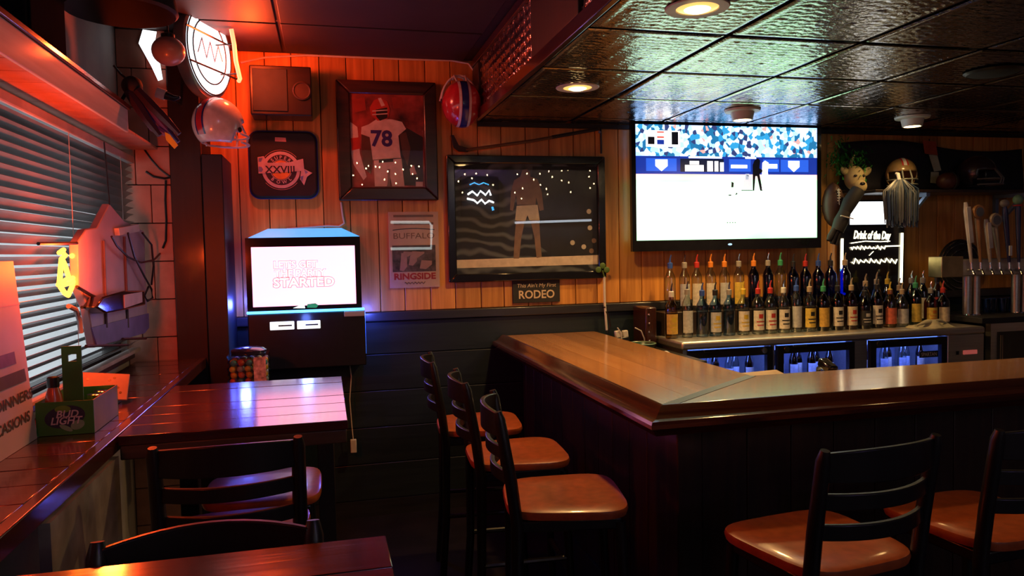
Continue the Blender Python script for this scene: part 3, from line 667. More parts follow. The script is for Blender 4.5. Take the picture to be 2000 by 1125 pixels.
# --- ringside poster
YR = WY-.012
x0, x1, z0, z1 = rectpx((758, 414, 859, 560), YR)
t = Thing('boxing_poster', 'tan fight poster with RINGSIDE in red hanging beside the jukebox', 'poster', ((x0+x1)/2, WY, z0))
t.w('board', MB().box(x0, x1, YR, WY-.002, z0, z1), mm('poster_paper', (.62, .45, .32), .5, var=.12, scale=10), smooth=False)
w_, h_ = x1-x0, z1-z0; xc = (x0+x1)/2; inkb, inkr = ipm('poster_ink_brown', (.20, .11, .06)), ipm('poster_ink_red', (.40, .03, .035))
t.w('photo_panel', MB().box(x0+.06*w_, x1-.07*w_, YR-.001, YR-.0002, z0+.21*h_, z0+.56*h_), mm('poster_photo', (.09, .06, .055), .6, var=.9, scale=32), smooth=False)
for k, (u0, u1, v0, v1) in enumerate(((.2, .35, .23, .45), (.38, .55, .3, .42), (.42, .7, .4, .47), (.6, .85, .25, .35), (.25, .5, .42, .47))):
    t.w('printed_figure', MB().prism([(x0+u0*w_, z0+v0*h_), (x0+(u0+u1)/2*w_, z0+(v0-.01)*h_), (x0+u1*w_, z0+(v0+.05)*h_), (x0+u1*w_, z0+v1*h_), (x0+(u0+.04)*w_, z0+(v1+.01)*h_)], 'y', YR-.0024-.0003*k, YR-.0014), ipm('poster_figure', (.40, .24, .2)), smooth=False)
t.w('lettering', MB().text('BUFFALO', .05, (xc, YR-.001, z0+.68*h_), width=.82*w_), inkb)
t.w('lettering', MB().text('RINGSIDE', .052, (xc, YR-.001, z0+.145*h_), width=.84*w_, bold=.04), inkr)
t.w('script_line', MB().tube([(xc+(u-.5)*.42*w_, YR-.0012, z0+h_*(.06+.014*math.sin(u*40))) for u in [k/30 for k in range(31)]], .0016, 5), edk)
t.w('printed_rule', MB().grid(lambda u, v: Vector((x0+(.08+.84*u)*w_, YR-.001, z0+h_*(.755+.012*v+.02*math.sin(PI*u)))), 12, 1), edk)
for v in (.83, .93): t.w('printed_rule', MB().box(x0+.1*w_, x1-.1*w_, YR-.0008, YR-.0002, z0+v*h_, z0+(v+.03)*h_), inkb, smooth=False)
t.w('glass', MB().box(x0, x1, YR-.006, YR-.004, z0, z1), M['glass'], smooth=False)
# --- rodeo sign
YR = WY-.016
x0, x1, z0, z1 = rectpx((1001, 546, 1094, 589), YR)
t = Thing('wooden_sign', "small black sign reading This Ain't My First RODEO", 'sign', ((x0+x1)/2, WY, z0))
t.w('board', MB().box(x0, x1, YR, WY-.002, z0, z1), M['matte_black'], bev=.002); xc = (x0+x1)/2; h_ = z1-z0
t.w('lettering', MB().text("This Ain't My First", .034, (xc, YR-.001, z0+.72*h_), width=.255, shear=.15), ipm('sign_letters', (.55, .44, .30)))
t.w('lettering', MB().text("RODEO", .072, (xc, YR-.001, z0+.33*h_), width=.235, bold=.02), ipm('sign_letters', (.55, .44, .30)))
# --- hockey stick
yk = WY-.03
t = Thing('hockey_stick', 'dark hockey stick hung above the wide black picture', 'hockey stick', tuple(at(880, 290, Y=yk)))
def P(px, py, Y): return at(px, py, Y=Y)
t.w('shaft', MB().tube([P(910, 293, yk), P(1040, 275, yk), P(1170, 252, yk)], .011, 6), mm('stick_wood', (.10, .05, .025), .5))
t.w('grip_tape', MB().tube([P(1078, 268, yk-.001), P(1168, 252, yk-.001)], .0125, 6), M['matte_black'])
t.w('blade', MB().prism([(P(a, b, yk).x, P(a, b, yk).z) for a, b in ((880, 264), (886, 264), (896, 284), (916, 290), (914, 297), (896, 296), (886, 288))], 'y', yk-.008, yk+.008), M['matte_black'], bev=.002)
solo('coat_hook', MB().tube([P(1171, 258, WY-.002), P(1171, 258, WY-.05)], .009, 8), M['chrome'], 'small metal hook holding the grip end of the hockey stick', 'hook')
solo('cable', MB().tube([P(1173, 245, WY-.007), P(1174, 300, WY-.007)], .006, 6), M['black'], 'short black cable dropping behind the wide black picture', 'cable')
t = Thing('conduit_pipe', 'pale vertical conduit pipe on the dark teal wainscot', 'pipe', tuple(at(1184, 640, Y=WY-.05)))
t.w('pipe', MB().tube([P(1180, 540, WY-.042), P(1181, 590, WY-.046), P(1185, 645, WY-.046)], .008, 8), M['offwhite'])
t.w('strap', MB().tube([P(1178, 600, WY-.036), P(1181, 600, WY-.058), P(1185, 600, WY-.036)], .004, 6), M['black'])
sh_ = Thing('shamrock', 'small green shamrock at the lower right corner of the wide picture', 'decoration', tuple(at(1177, 536, Y=WY-.06)))
for dx, dz in ((-8, 0), (8, 0), (0, -8)): sh_.w('leaf', MB().ell(at(1177+dx, 527+dz, Y=WY-.058), (.02, .004, .02), 12, 8), mm('shamrock_green', (.06, .12, .02), .5))
sh_.w('stem', MB().tube([P(1177, 528, WY-.058), P(1180, 541, WY-.058)], .004, 6), mm('shamrock_green', (.06, .12, .02), .5))
# --- wall speaker
ys = WY-.2
x0, x1, z0, z1 = rectpx((486, 126, 610, 226), ys)
t = Thing('loudspeaker', 'dark box loudspeaker with a round horn under the ceiling', 'speaker', ((x0+x1)/2, WY-.1, z0))
t.w('cabinet', MB().box(x0, x1, ys, WY-.006, z0, z1), wood('speaker_wood', (.010, .004, .004), (.018, .007, .006), .4, 'x'), bev=.006)
cc = at(594, 178, Y=ys)
t.w('horn', MB().lathe([(.052, -.006), (.045, -.012), (.03, .004), (.012, .012)], (cc.x-.012, ys-.001, cc.z), 20, 'y'), mm('speaker_cone', (.10, .06, .05), .25, .4))
t.w('grille', MB().box(x0+.015, x1-.13, ys-.006, ys-.001, z0+.02, z1-.02), M['matte_black'], bev=.003)
# --- cords
solo('cable', MB().tube([at(px, py, Y=WY-.02) for px, py in ((470, 122), (520, 112), (600, 108), (700, 112), (800, 116), (880, 118), (915, 124), (930, 145), (936, 165))], .006, 6), M['offwhite'], 'pale cable looping along the top of the pine wall', 'cable')
solo('cable', MB().tube([at(px, py, Y=WY-.04) for px, py in ((942, 214), (955, 228), (985, 236), (1040, 231), (1100, 233), (1160, 234), (1200, 229), (1236, 226))], .006, 6), mm('dark_cable', (.05, .05, .045), .4), 'dark cable sagging along the bar soffit left of the television', 'cable')
solo('cable', MB().tube([at(px, py, Y=WY-.04) for px, py in ((1602, 243), (1640, 249), (1700, 250), (1760, 247), (1800, 244))], .005, 6), M['offwhite'], 'pale cable running from the television towards the helmet shelf', 'cable')
solo('cord', MB().tube([at(px, py, Y=WY-.012) for px, py in ((666, 395), (669, 420), (672, 436), (662, 442), (640, 441), (600, 444), (560, 447))], .006, 6), M['offwhite'], 'white cord dropping to the top of the jukebox', 'cord')
pc = Thing('hanging_plug_lead', 'thin white cord with a plug dangling below the jukebox', 'cord', tuple(at(690, 885, Y=WY-.05)))
pc.w('cord', MB().tube([at(px, py, Y=WY-.06) for px, py in ((683, 711), (686, 735), (683, 780), (687, 830), (690, 860))], .0035, 6), M['offwhite'])
pc.w('plug', MB().box(*[f for f in (at(684, 860, Y=WY-.06).x, at(696, 860, Y=WY-.06).x)], WY-.072, WY-.048, at(690, 884, Y=WY-.06).z, at(690, 858, Y=WY-.06).z), M['offwhite'], bev=.004)

# --- helmets
def helmet(label, loc, rot, shellc, stripes, maskc, sc=1., group=None):
    t = Thing('football_helmet', label, 'helmet', loc, rot, group)   # faces +x
    r = (.125*sc, .108*sc, .122*sc); cz = .125*sc
    keep = lambda x, y, z: not (x > .30 and z < .18 and z > -1) and z > -.78 and not (x > .05 and z < -.35)
    sh = t.l('shell', MB().ell((0, 0, cz), r, 40, 26, keep=keep), shellc)
    so = sh.modifiers.new('thick', 'SOLIDIFY'); so.thickness = .006; so.offset = -1
    for off, hw, m in stripes:
        mb = MB()
        rr = [q*1.012 for q in r]
        def fn(u, v, off=off, hw=hw):
            a = R(-18+228*u); y = (off+hw*(v*2-1)); c = math.sqrt(max(0, 1-y*y)); return Vector((rr[0]*c*math.cos(a), rr[1]*y, cz+rr[2]*c*math.sin(a))) if math.cos(a) < .985 else Vector((rr[0]*c*.985, rr[1]*y, cz+rr[2]*c*.17))
        t.l('stripe', MB().grid(lambda u, v: fn(.2+.8*u, v), 24, 2), m, sh)
    for z in (-.40, -.72):
        t.l('face_bar', MB().tube([(math.cos(a)*.165*sc if math.cos(a) > .1 else .03*sc, math.sin(a)*.105*sc, cz+z*.12*sc) for a in [R(-88+176*i/14) for i in range(15)]], .0055*sc, 7), maskc)
    for y in (-.3, .3): t.l('face_bar', MB().tube([(.118*sc, y*.09*sc, cz+.02*sc), (.162*sc, y*.1*sc, cz-.045*sc), (.152*sc, y*.1*sc, cz-.088*sc)], .0055*sc, 7), maskc)
    for s_ in (-1, 1): t.l('ear_hole', MB().lathe([(.012*sc, -.002), (.012*sc, .002)], (.02*sc, s_*.107*sc, cz-.03*sc), 12, 'y'), M['matte_black'], sh)
    return t
hw_, hr_, hb_, hgold = ipm('helmet_white', (.62, .60, .60), .2, coat=.6), ipm('helmet_red', (.42, .02, .03), .2, coat=.6), ipm('helmet_blue', (.02, .03, .20), .2, coat=.6), ipm('helmet_gold', (.24, .16, .07), .25, coat=.5)
# dark post with white helmet on top
solo('dark_post', MB().box(-.604, -.502, 4.19, WY-.02, 0, 2.135), mm('dark_blue_board', (.012, .012, .02), .45), 'tall dark post standing in the corner under the white helmet', 'post', bev=.004)
helmet('white football helmet with a red and blue stripe beside the neon sign', (-.50, 4.08, 2.136), (0, 0, R(55)), hw_, ((-.0, .14, hr_), (-.18, .035, hb_), (.18, .035, hb_)), mm('mask_pale', (.5, .45, .5), .3), 1.08)
pcen = at(899, 205, Y=WY-.10)
helmet('red football helmet with a blue centre stripe hung on the pine wall', (pcen.x, WY-.012, pcen.z-.005), Matrix(((0, -1, 0), (0, 0, -1), (1, 0, 0))).to_euler(), hr_, ((0, .16, hb_), (-.24, .06, hw_), (.24, .06, hw_)), hw_, 1.1)
# --- jukebox
YJ = 4.36
x0, x1, z0, z1 = rectpx((478, 465, 707, 605), YJ)
ju = Thing('jukebox', 'wall mounted black digital jukebox with a glowing pink white screen', 'jukebox', ((x0+x1)/2, YJ+.1, at(600, 712, Y=YJ).z))
sx0, sx1, sz0, sz1 = rectpx((490, 483, 696, 593), YJ)
ju.w('screen_housing', MB().box(x0, x1, YJ, YJ+.05, sz1, z1).box(x0, x1, YJ, YJ+.05, z0+.012, sz0).box(x0, sx0, YJ, YJ+.05, sz0, sz1).box(sx1, x1, YJ, YJ+.05, sz0, sz1).box(x0, x1, YJ+.05, WY-.004, z0+.012, z1), M['gloss_black'], smooth=False)
scj = ju.w('screen', MB().box(sx0, sx1, YJ+.008, YJ+.049, sz0, sz1), mm('jukebox_screen', (1, .82, .86), .3, emit=2.6, ecol=(1, .34, .56), var=.05, scale=2), smooth=False)
jo, jw = emi('screen_outline', (.85, .30, .36), 1.), emi('screen_letters', (1, .96, .96), 2.2)
for txt, px, py, wd, hh in (("LET'S GET", 577, 517, 78, .052), ("THE PARTY", 586, 534, 92, .052), ("STARTED", 594, 552, 110, .07)):
    c = at(px, py, Y=YJ+.007); wid = wd*.00298
    ju.w('lettering', MB().text(txt, hh*1.02, c, width=wid*1.03, bold=.075), jo, scj); ju.w('lettering', MB().text(txt, hh, c+Vector((0, -.001, 0)), width=wid, bold=.012), jw, scj)
h0, h1, h2, h3 = at(480, 464, Y=YJ), at(706, 461, Y=YJ), at(667, 446, Y=YJ), at(522, 448, Y=YJ)
zt = h2.z+.004
ju.w('light_hood', MB().add([(h0.x+.01, YJ+.004, z1+.001), (h1.x-.01, YJ+.004, z1+.001), (h2.x, YJ+.05, zt), (h3.x, YJ+.05, zt), (h0.x+.01, WY-.01, z1+.001), (h1.x-.01, WY-.01, z1+.001), (h2.x, WY-.01, zt), (h3.x, WY-.01, zt)], [(0, 1, 2, 3), (5, 4, 7, 6), (4, 0, 3, 7), (1, 5, 6, 2), (3, 2, 6, 7), (4, 5, 1, 0)]), mm('blue_glow', (.1, .45, 1), .3, emit=1.1, ecol=(.07, .42, 1.)), smooth=False)
ju.w('light_strip', MB().box(x0-.004, x1+.014, YJ-.014, YJ+.03, z0-.002, z0+.0115), mm('blue_strip', (.15, .6, 1), .3, emit=3.5, ecol=(.08, .45, 1.)), bev=.004)
lx0, lx1, lz0, lz1 = rectpx((483, 609, 716, 713), YJ)
lb = ju.w('lower_cabinet', MB().box(lx0, lx1, YJ+.002, WY-.004, lz0, z0-.003), M['black'], bev=.006)
for q in ((527, 629, 575, 643), (580, 627, 626, 641)):
    a0, a1, c0, c1 = rectpx(q, YJ); sl_ = ju.w('card_slot', MB().box(a0, a1, YJ-.006, YJ+.0015, c0, c1), mm('slot_glow', (.9, .95, 1), .4, emit=1.3), bev=.003)
    ju.w('slit', MB().box(a0+.045, a1-.012, YJ-.0075, YJ-.0062, (c0+c1)/2-.004, (c0+c1)/2+.004), M['black'], lb)
a0, a1, c0, c1 = rectpx((672, 608, 712, 617), YJ); ju.w('name_plate', MB().box(a0, a1, YJ-.003, YJ+.0015, c0, c1), M['steel'], bev=.001)
ju.w('screen_icon', poly([(572, 602), (594, 593), (596, 602)], YJ-.0004), mm('icon_glow', (.7, 1, .9), .4, emit=1.4)); ju.w('screen_icon', poly([(600, 594), (616, 592), (622, 596), (618, 601), (600, 601)], YJ-.0004), mm('icon_green', (.02, .3, .12), .4, emit=.5))
for s_, xx in ((-1, lx0), (1, lx1)):
    ju.w('side_light', MB().box(xx+s_*.002, xx+s_*.007, WY-.12, WY-.10, lz0+.05, z0-.02), mm('blue_side', (.05, .2, 1), .3, emit=2., ecol=(.05, .2, 1.)))
    point(ju.o, tuple(Vector((xx+s_*.03, WY-.16, z0+(.05 if s_ < 0 else -.03)))-ju.loc), 4., (.08, .12, 1.), .03)
point(ju.o, (0, -.13, .26), .8, (.14, .25, 1.), .03)
# --- gumball machine
gy = 4.05; gc = at(487, 712, Y=gy)
gm = Thing('gumball_machine', 'gumball machine with a clear jar of colourful gumballs below the jukebox', 'gumball machine', (gc.x, gy, 0))
jz0, jz1 = at(487, 748, Y=gy).z, at(487, 690, Y=gy).z
jr = .098
gm.l('base', MB().lathe([(.095, 0), (.095, .02), (.05, .04), (.03, .06)], n=24), M['black'])
gm.l('pole', MB().lathe([(.026, .05), (.026, jz0-.2)], n=16), M['black'])
bd = gm.l('body', MB().box(-.09, .09, -.09, .09, jz0-.2, jz0-.002), mm('machine_body', (.03, .03, .12), .35), bev=.012)
gm.l('coin_mechanism', MB().lathe([(.028, -.1), (.03, -.092), (.03, -.0901)], (0, 0, jz0-.09), 16, 'y'), M['chrome'], bd)
gm.l('jar', MB().prism([(jr*s1*a, jr*s2*b) for s1, s2, a, b in ((1, 1, 1, .8), (1, 1, .8, 1), (-1, 1, .8, 1), (-1, 1, 1, .8), (-1, -1, 1, .8), (-1, -1, .8, 1), (1, -1, .8, 1), (1, -1, 1, .8))], 'z', jz0, jz1), M['clear'])
gm.l('lid', MB().lathe([(.085, jz1+.001), (.088, jz1+.018), (.07, jz1+.03), (.03, jz1+.035), (.001, jz1+.036)], n=24), mm('lid_dark', (.02, .02, .06), .2, coat=.5))
gm.l('decal', MB().box(.03, .088, -jr-.003, -jr-.001, jz0+.01, jz1-.01), mm('decal_print', (.55, .4, .45), .5, var=.7, scale=40), smooth=False)
cols = [(.75, .12, .03), (.8, .45, .03), (.8, .65, .1), (.1, .4, .45), (.7, .2, .1), (.5, .5, .6)]
for k, c in enumerate(cols):
    mb = MB()
    for i in range(5):
        for j in range(5):
            for h in range(4):
                if (i*3+j*5+h*7+(i*j) % 4) % 6 == k: mb.ell((-.074+i*.037+.006*((h+j) % 2), -.076+j*.037, jz0+.022+h*.031), (.0165,)*3, 8, 6)
    g = gm.l('gumballs', mb, mm('gumball_%d' % k, c, .3, coat=.4)); g['kind'] = 'stuff'

# ================================================================== BACK BAR
ZB = 1.04; BY0, BY1 = 4.06, WY-.034
bxl, bxr = at(1338, 672, Y=BY0).x, at(1925, 645, Y=BY0).x
ck = Thing('bar_cooler', 'stainless back bar cooler with three blue lit glass doors', 'cooler', ((bxl+bxr)/2, 4.3, 0))
ck.w('worktop', MB().box(bxl-.02, bxr, BY0, BY1, ZB-.05, ZB), M['steel'], bev=.014)
ck.w('side_panel', MB().box(bxl, bxl+.03, BY0+.03, BY1, 0, ZB-.051), M['steel'])
ck.w('back_panel', MB().box(bxl+.031, bxr, BY1-.03, BY1, .05, ZB-.051), mm('cooler_lining', (.35, .36, .40), .4))
ck.w('floor_panel', MB().box(bxl+.031, bxr, BY0+.05, BY1-.031, .02, .10), M['black'])
def xw(px, Y=BY0): return at(px, 690, Y=Y).x
bays = [(xw(1346), xw(1512)), (xw(1522), xw(1672)), (xw(1704), xw(1852))]
mled = mm('cooler_light', (.1, .2, 1), .4, emit=5., ecol=(.10, .22, 1.))
for k, (a, b) in enumerate(bays):
    if k: ck.w('mullion', MB().box(bays[k-1][1]+.004, a-.004, BY0+.045, BY1-.031, .1, ZB-.051), M['steel'])
    d = ck.w('door', MB().box(a, b, BY0+.012, BY0+.044, ZB-.105, ZB-.056).box(a, b, BY0+.012, BY0+.044, .12, .20).box(a, a+.04, BY0+.012, BY0+.044, .20, ZB-.105).box(b-.04, b, BY0+.012, BY0+.044, .20, ZB-.105), M['black'], smooth=False)
    ck.w('pane', MB().box(a+.041, b-.041, BY0+.022, BY0+.028, .201, ZB-.106), M['winpane'], d, smooth=False)
    ck.w('lock', MB().lathe([(.018, BY0+.006), (.02, BY0+.0115)], ((b-.06 if k == 0 else a+.06), 0, ZB-.078), 16, 'y'), M['chrome'], d)
    ck.w('hinge', MB().box(a+.1, a+.2, BY0+.004, BY0+.0115, ZB-.068, ZB-.054), M['chrome'], d, bev=.002)
    ck.w('shelf', MB().box(a+.01, b-.01, BY0+.06, BY1-.04, .742, .75), M['chrome'])
    ck.w('light_strip', MB().box(a+.03, b-.03, BY0+.06, BY0+.075, ZB-.075, ZB-.056), mled)
    ld = bpy.data.lights.new('cooler_glow', 'AREA'); ld.shape = 'RECTANGLE'; ld.size = (b-a)*.8; ld.size_y = .03; ld.energy = 2.2; ld.color = (.10, .17, 1.)
    lo = bpy.data.objects.new('cooler_glow', ld); COL.objects.link(lo); lo.parent = ck.o; lo.location = Vector(((a+b)/2, BY0+.09, ZB-.09))-ck.loc; lo.rotation_euler = (R(35), 0, 0)
a, b = xw(1854), bxr
sp_ = ck.w('vent_panel', MB().box(a, b, BY0+.012, BY1-.031, .1, ZB-.051), M['steel'], bev=.003)
zc = at(1890, 688, Y=BY0+.01).z
ck.w('display', MB().box(xw(1884), xw(1911), BY0+.008, BY0+.0115, zc-.014, zc+.014), mm('display_red', (.5, .1, .08), .3, emit=.5), sp_, bev=.002)
ck.w('switch', MB().box(xw(1870), xw(1875), BY0+.008, BY0+.0115, zc-.012, zc+.012), M['black'], sp_)
pz = at(1813, 692, Y=BY0+.01)
ck.w('name_plate', MB().box(pz.x-.07, pz.x+.075, BY0+.006, BY0+.0115, pz.z-.02, pz.z+.022), M['black'], bev=.002)
ck.w('name_plate_lettering', MB().text('SPARTAN', .034, (pz.x+.002, BY0+.005, pz.z), width=.12, bold=.01), mm('plate_letters', (.6, .55, .45), .4))
# bottle factory -------------------------------------------------------
def tint(key, c, refl=.06): 
    if key not in M: M[key] = glassy(key, c, .11, .08, .6)
    return M[key]
GL = {'clear': M['clear'], 'blue tinted': tint('blue_tint_glass', (.42, .64, .86)), 'cobalt blue': tint('cobalt_glass', (.03, .07, .42)), 'green': tint('green_glass', (.06, .30, .07)), 'amber': tint('amber_glass', (.45, .18, .03)), 'dark': tint('dark_glass', (.09, .07, .05)), 'gold': tint('gold_glass', (.75, .5, .12)), 'brown': tint('brown_glass', (.28, .11, .03))}
LC = {'white': (.62, .58, .48), 'yellow': (.62, .45, .07), 'cream': (.58, .50, .33), 'silver': (.45, .46, .46), 'black': (.02, .02, .02), 'orange red': (.55, .12, .06), 'gold': (.55, .34, .06), 'red': (.5, .04, .03)}
PC = {'red': (.45, .03, .02), 'yellow': (.6, .42, .03), 'blue': (.03, .08, .35), 'orange': (.65, .2, .02), 'green': (.04, .28, .12), 'black': (.015, .015, .015), 'grey': (.28, .26, .23), 'white': (.6, .58, .5), 'tan': (.4, .3, .18)}
SHP = {'round': [(.034, 0), (.0375, .005), (.0375, .185), (.034, .205), (.018, .232), (.0145, .245), (.0145, .285)],
       'slim': [(.031, 0), (.0335, .005), (.0335, .205), (.028, .225), (.0155, .25), (.0135, .26), (.0135, .295)],
       'stout': [(.038, 0), (.042, .006), (.042, .15), (.039, .17), (.02, .195), (.0155, .21), (.0155, .25)],
       'jug': [(.038, 0), (.0425, .006), (.0425, .16), (.03, .20), (.02, .225), (.019, .25)],
       'beer': [(.027, 0), (.0295, .004), (.0295, .12), (.025, .145), (.0135, .18), (.0125, .225)]}
BC = {}
def bottle(loc, shape, glass, lab, cap, mark=None, place='', group='', pour=True, sc=1.):
    key = (shape, glass, lab, cap, mark, pour)
    what = f'{glass} glass bottle' if shape != 'jug' else f'{glass} plastic bottle'
    label = what+(f' with {lab} label' if lab else '')+f' and {cap} '+('pourer' if pour else 'cap')+' '+place
    if key in BC:
        o = BC[key].dup(loc, None, label, group); o.scale = (sc,)*3; return
    t = Thing('liquor_bottle' if shape != 'beer' else 'beer_bottle', label, 'bottle', loc, 0, group); BC[key] = t; t.o.scale = (sc,)*3
    pf = SHP[shape]; r = max(p[0] for p in pf); top = pf[-1][1]
    hb = max(h for q, h in pf if q >= r*.99)
    t.l('glass_body', MB().lathe(pf, n=20), GL[glass])
    lm = mm('cap_'+cap.replace(' ', '_'), PC[cap], .4)
    if pour:
        t.l('cap', MB().lathe([(.0165, top-.028), (.0165, top+.004), (.012, top+.008)], n=14), lm)
        t.l('pour_spout', MB().tube([(0, 0, top+.008), (0, 0, top+.03), (.006, -.004, top+.055)], [.007, .005, .0035], 8), M['chrome'] if cap in ('white', 'grey') else lm)
    else: t.l('cap', MB().lathe([(.0165, top-.02), (.0168, top+.012), (.014, top+.014)], n=14), lm)
    if lab:
        lm = mm('label_'+lab.replace(' ', '_'), LC[lab], .55, var=.2, scale=60); z0, z1 = .15*hb, .82*hb
        rr = r+.0008
        lo = t.l('label', MB().grid(lambda u, v: Vector((rr*math.cos(R(-165+150*u)), rr*math.sin(R(-165+150*u)), z0+(z1-z0)*v)), 14, 1), lm)
        if mark:
            mk = mm('mark_'+mark, PC.get(mark, (.4, .05, .03)), .5); rr2 = rr+.0006
            for (u0, u1, v0, v1) in ((.35, .65, .6, .82), (.2, .8, .4, .46), (.25, .75, .22, .28)):
                t.l('label_print', MB().grid(lambda u, v: Vector((rr2*math.cos(R(-165+150*(u0+(u1-u0)*u))), rr2*math.sin(R(-165+150*(u0+(u1-u0)*u))), z0+(z1-z0)*(v0+(v1-v0)*v))), 8, 1), mk, lo)
front = [(1311, 'round', 'gold', 'gold', 'white', 'yellow'), (1343, 'slim', 'clear', 'silver', 'grey', None), (1371, 'round', 'blue tinted', None, 'blue', None), (1397, 'round', 'blue tinted', 'silver', 'black', 'yellow'), (1424, 'round', 'blue tinted', None, 'grey', None),
         (1451, 'round', 'clear', 'white', 'yellow', 'yellow'), (1480, 'round', 'clear', 'white', 'red', 'red'), (1505, 'round', 'clear', 'white', 'red', 'red'), (1530, 'round', 'clear', 'white', 'white', 'black'), (1556, 'slim', 'clear', 'silver', 'blue', None),
         (1581, 'round', 'clear', 'yellow', 'tan', 'black'), (1607, 'round', 'dark', 'gold', 'green', None), (1635, 'round', 'dark', 'white', 'black', 'black'), (1662, 'round', 'amber', 'cream', 'tan', 'red'), (1687, 'stout', 'dark', 'black', 'black', 'white'), (1712, 'round', 'dark', 'white', 'black', 'black'),
         (1738, 'jug', 'gold', 'orange red', 'yellow', None), (1762, 'stout', 'clear', 'silver', 'tan', None), (1789, 'round', 'green', 'yellow', 'green', None), (1818, 'stout', 'amber', 'yellow', 'grey', 'orange'), (1841, 'stout', 'dark', 'cream', 'red', None)]
YB = 4.27
for px, shp, g, lab, cap, mk in front:
    p = at(px, 600, Y=YB); bottle((p.x, YB+random.uniform(-.006, .006), ZB+.0005), shp, g, lab, cap, mk, 'in front row', 'front row of liquor bottles', sc=.98 if shp == 'stout' else 1.)
rx0, rx1 = at(1285, 600, Y=4.48).x, at(1668, 600, Y=4.48).x
solo('bottle_riser', MB().box(rx0, rx1, 4.385, WY-.035, ZB+.0005, ZB+.15), mm('riser_wood', (.03, .018, .012), .4), 'dark wooden step riser carrying the back row of bottles', 'riser', bev=.004)
back = [(1309, 'slim', 'clear', None, 'blue'), (1337, 'slim', 'clear', 'silver', 'grey'), (1361, 'slim', 'clear', 'white', 'red'), (1388, 'slim', 'clear', 'white', 'orange'), (1415, 'slim', 'clear', 'silver', 'orange'), (1443, 'slim', 'clear', 'yellow', 'grey'), (1472, 'slim', 'cobalt blue', None, 'orange'), (1500, 'slim', 'cobalt blue', None, 'grey'), (1524, 'slim', 'clear', None, 'green'), (1549, 'round', 'cobalt blue', None, 'black'), (1573, 'round', 'cobalt blue', None, 'red'), (1598, 'round', 'cobalt blue', None, 'blue'), (1622, 'round', 'cobalt blue', None, 'black'), (1650, 'round', 'cobalt blue', None, 'tan')]
for px, shp, g, lab, cap in back:
    p = at(px, 560, Y=4.47); bottle((p.x, 4.47, ZB+.151), shp, g, lab, cap, None, 'on the raised step', 'back row of liquor bottles', sc=1.04)
for px, shp, g, lab, cap in ((1690, 'round', 'clear', None, 'tan'), (1712, 'slim', 'brown', 'cream', 'tan'), (1733, 'slim', 'gold', None, 'yellow'), (1756, 'stout', 'amber', None, 'tan'), (1780, 'slim', 'green', None, 'grey'), (1802, 'slim', 'dark', 'white', 'grey'), (1830, 'slim', 'brown', 'red', 'black')):
    p = at(px, 600, Y=4.42); bottle((p.x, 4.42, ZB+.0005), shp, g, lab, cap, None, 'under the menu board', 'liquor bottles under the menu board', sc=1.05)
names = ('left', 'middle', 'right')
lbs = (('clear', 'white', 'grey'), ('brown', 'white', 'blue'), ('clear', 'silver', 'blue'))
for k, (a, b) in enumerate(bays):
    n = 7
    for i in range(n):
        g, lab, cap = lbs[k] if i % 3 else ('brown', 'cream', 'white')
        bottle((a+.075+(b-a-.15)*i/(n-1), BY0+.16+.05*(i % 2), .751), 'beer', g, lab, cap, None, ('in the cooler beside the side panel', 'in the middle cooler bay', 'in the cooler beside the vent panel')[k], 'bottles in the cooler', False, .92)
# dark case beside the bottles, service cabinet and its clutter
q = at(1276, 652, Z=ZB)
xa, xb = at(1254, 640, Y=4.42).x, at(1292, 640, Y=4.42).x
sc0 = Thing('service_cabinet', 'low dark cabinet between the bar end and the cooler', 'cabinet', (1.9, 4.2, 0))
sc0.w('body', MB().box(1.72, bxl-.035, 3.75, WY-.04, 0, .95), M['matte_black'], bev=.004); sc0.w('cabinet_top', MB().box(1.70, bxl-.03, 3.74, WY-.04, .951, .975), mm('dark_laminate', (.03, .03, .028), .3), bev=.003)
cs = Thing('wooden_case', 'dark red brown case with brass studs beside the first bottle', 'case', ((xa+xb)/2, 4.45, .976))
cs.w('body', MB().box(xa, min(xb, bxl-.04), 4.36, WY-.045, .976, 1.23), wood('case_wood', (.03, .008, .005), (.06, .018, .01), .25, 'z'), bev=.01)
for k in range(4): cs.w('stud', MB().ell((xa+.02, 4.356, 1.02+.055*k), (.007, .004, .007), 8, 6), M['chrome'])
t = Thing('power_strip', 'black power strip with two white plugs beside the bar end', 'power strip', tuple(at(1200, 655, Y=4.35)))
ps = Vector((1.835, 4.42, 1.0))
t.w('strip', MB().cbox((ps.x-.06, 4.42, 1.018), (.15, .06, .05), (0, R(-8), 0)), M['black'], bev=.008)
for dx in (.0, .05): t.w('plug', MB().cbox((ps.x-.06+dx, 4.41, 1.065), (.035, .03, .045), (0, R(-8), 0)), M['offwhite'], bev=.005)
for k, pts in enumerate((((1240, 640), (1252, 646), (1258, 660), (1262, 680)), ((1206, 640), (1213, 650), (1214, 664)))): t.w('cord', MB().tube([at(px, py, Y=4.38) for px, py in pts], .004, 6), M['offwhite'])
t.w('cord', MB().tube([at(px, py, Y=4.50) for px, py in ((1184, 608), (1190, 622), (1192, 636), (1186, 650))], .005, 6), M['black'])
gt = at(1230, 672, Z=.985); t = Thing('green_tub', 'round dark green plastic tub behind the bar end', 'tub', (1.845, 4.2, .976))
t.l('bowl', MB().lathe([(.05, 0), (.075, .03), (.085, .05), (.08, .05), (.07, .03), (.045, .006)], n=24), mm('dark_green_plastic', (.01, .055, .03), .35)); t.l('rim', MB().lathe([(.084, .05), (.088, .053), (.083, .056), (.079, .052)], n=24, cap=False), mm('rim_green', (.12, .2, .12), .35))
q = at(1264, 688, Z=1.0); t = Thing('card_reader', 'small pale pinkish box lying behind the bar end', 'device', (1.80, 3.90, .976))
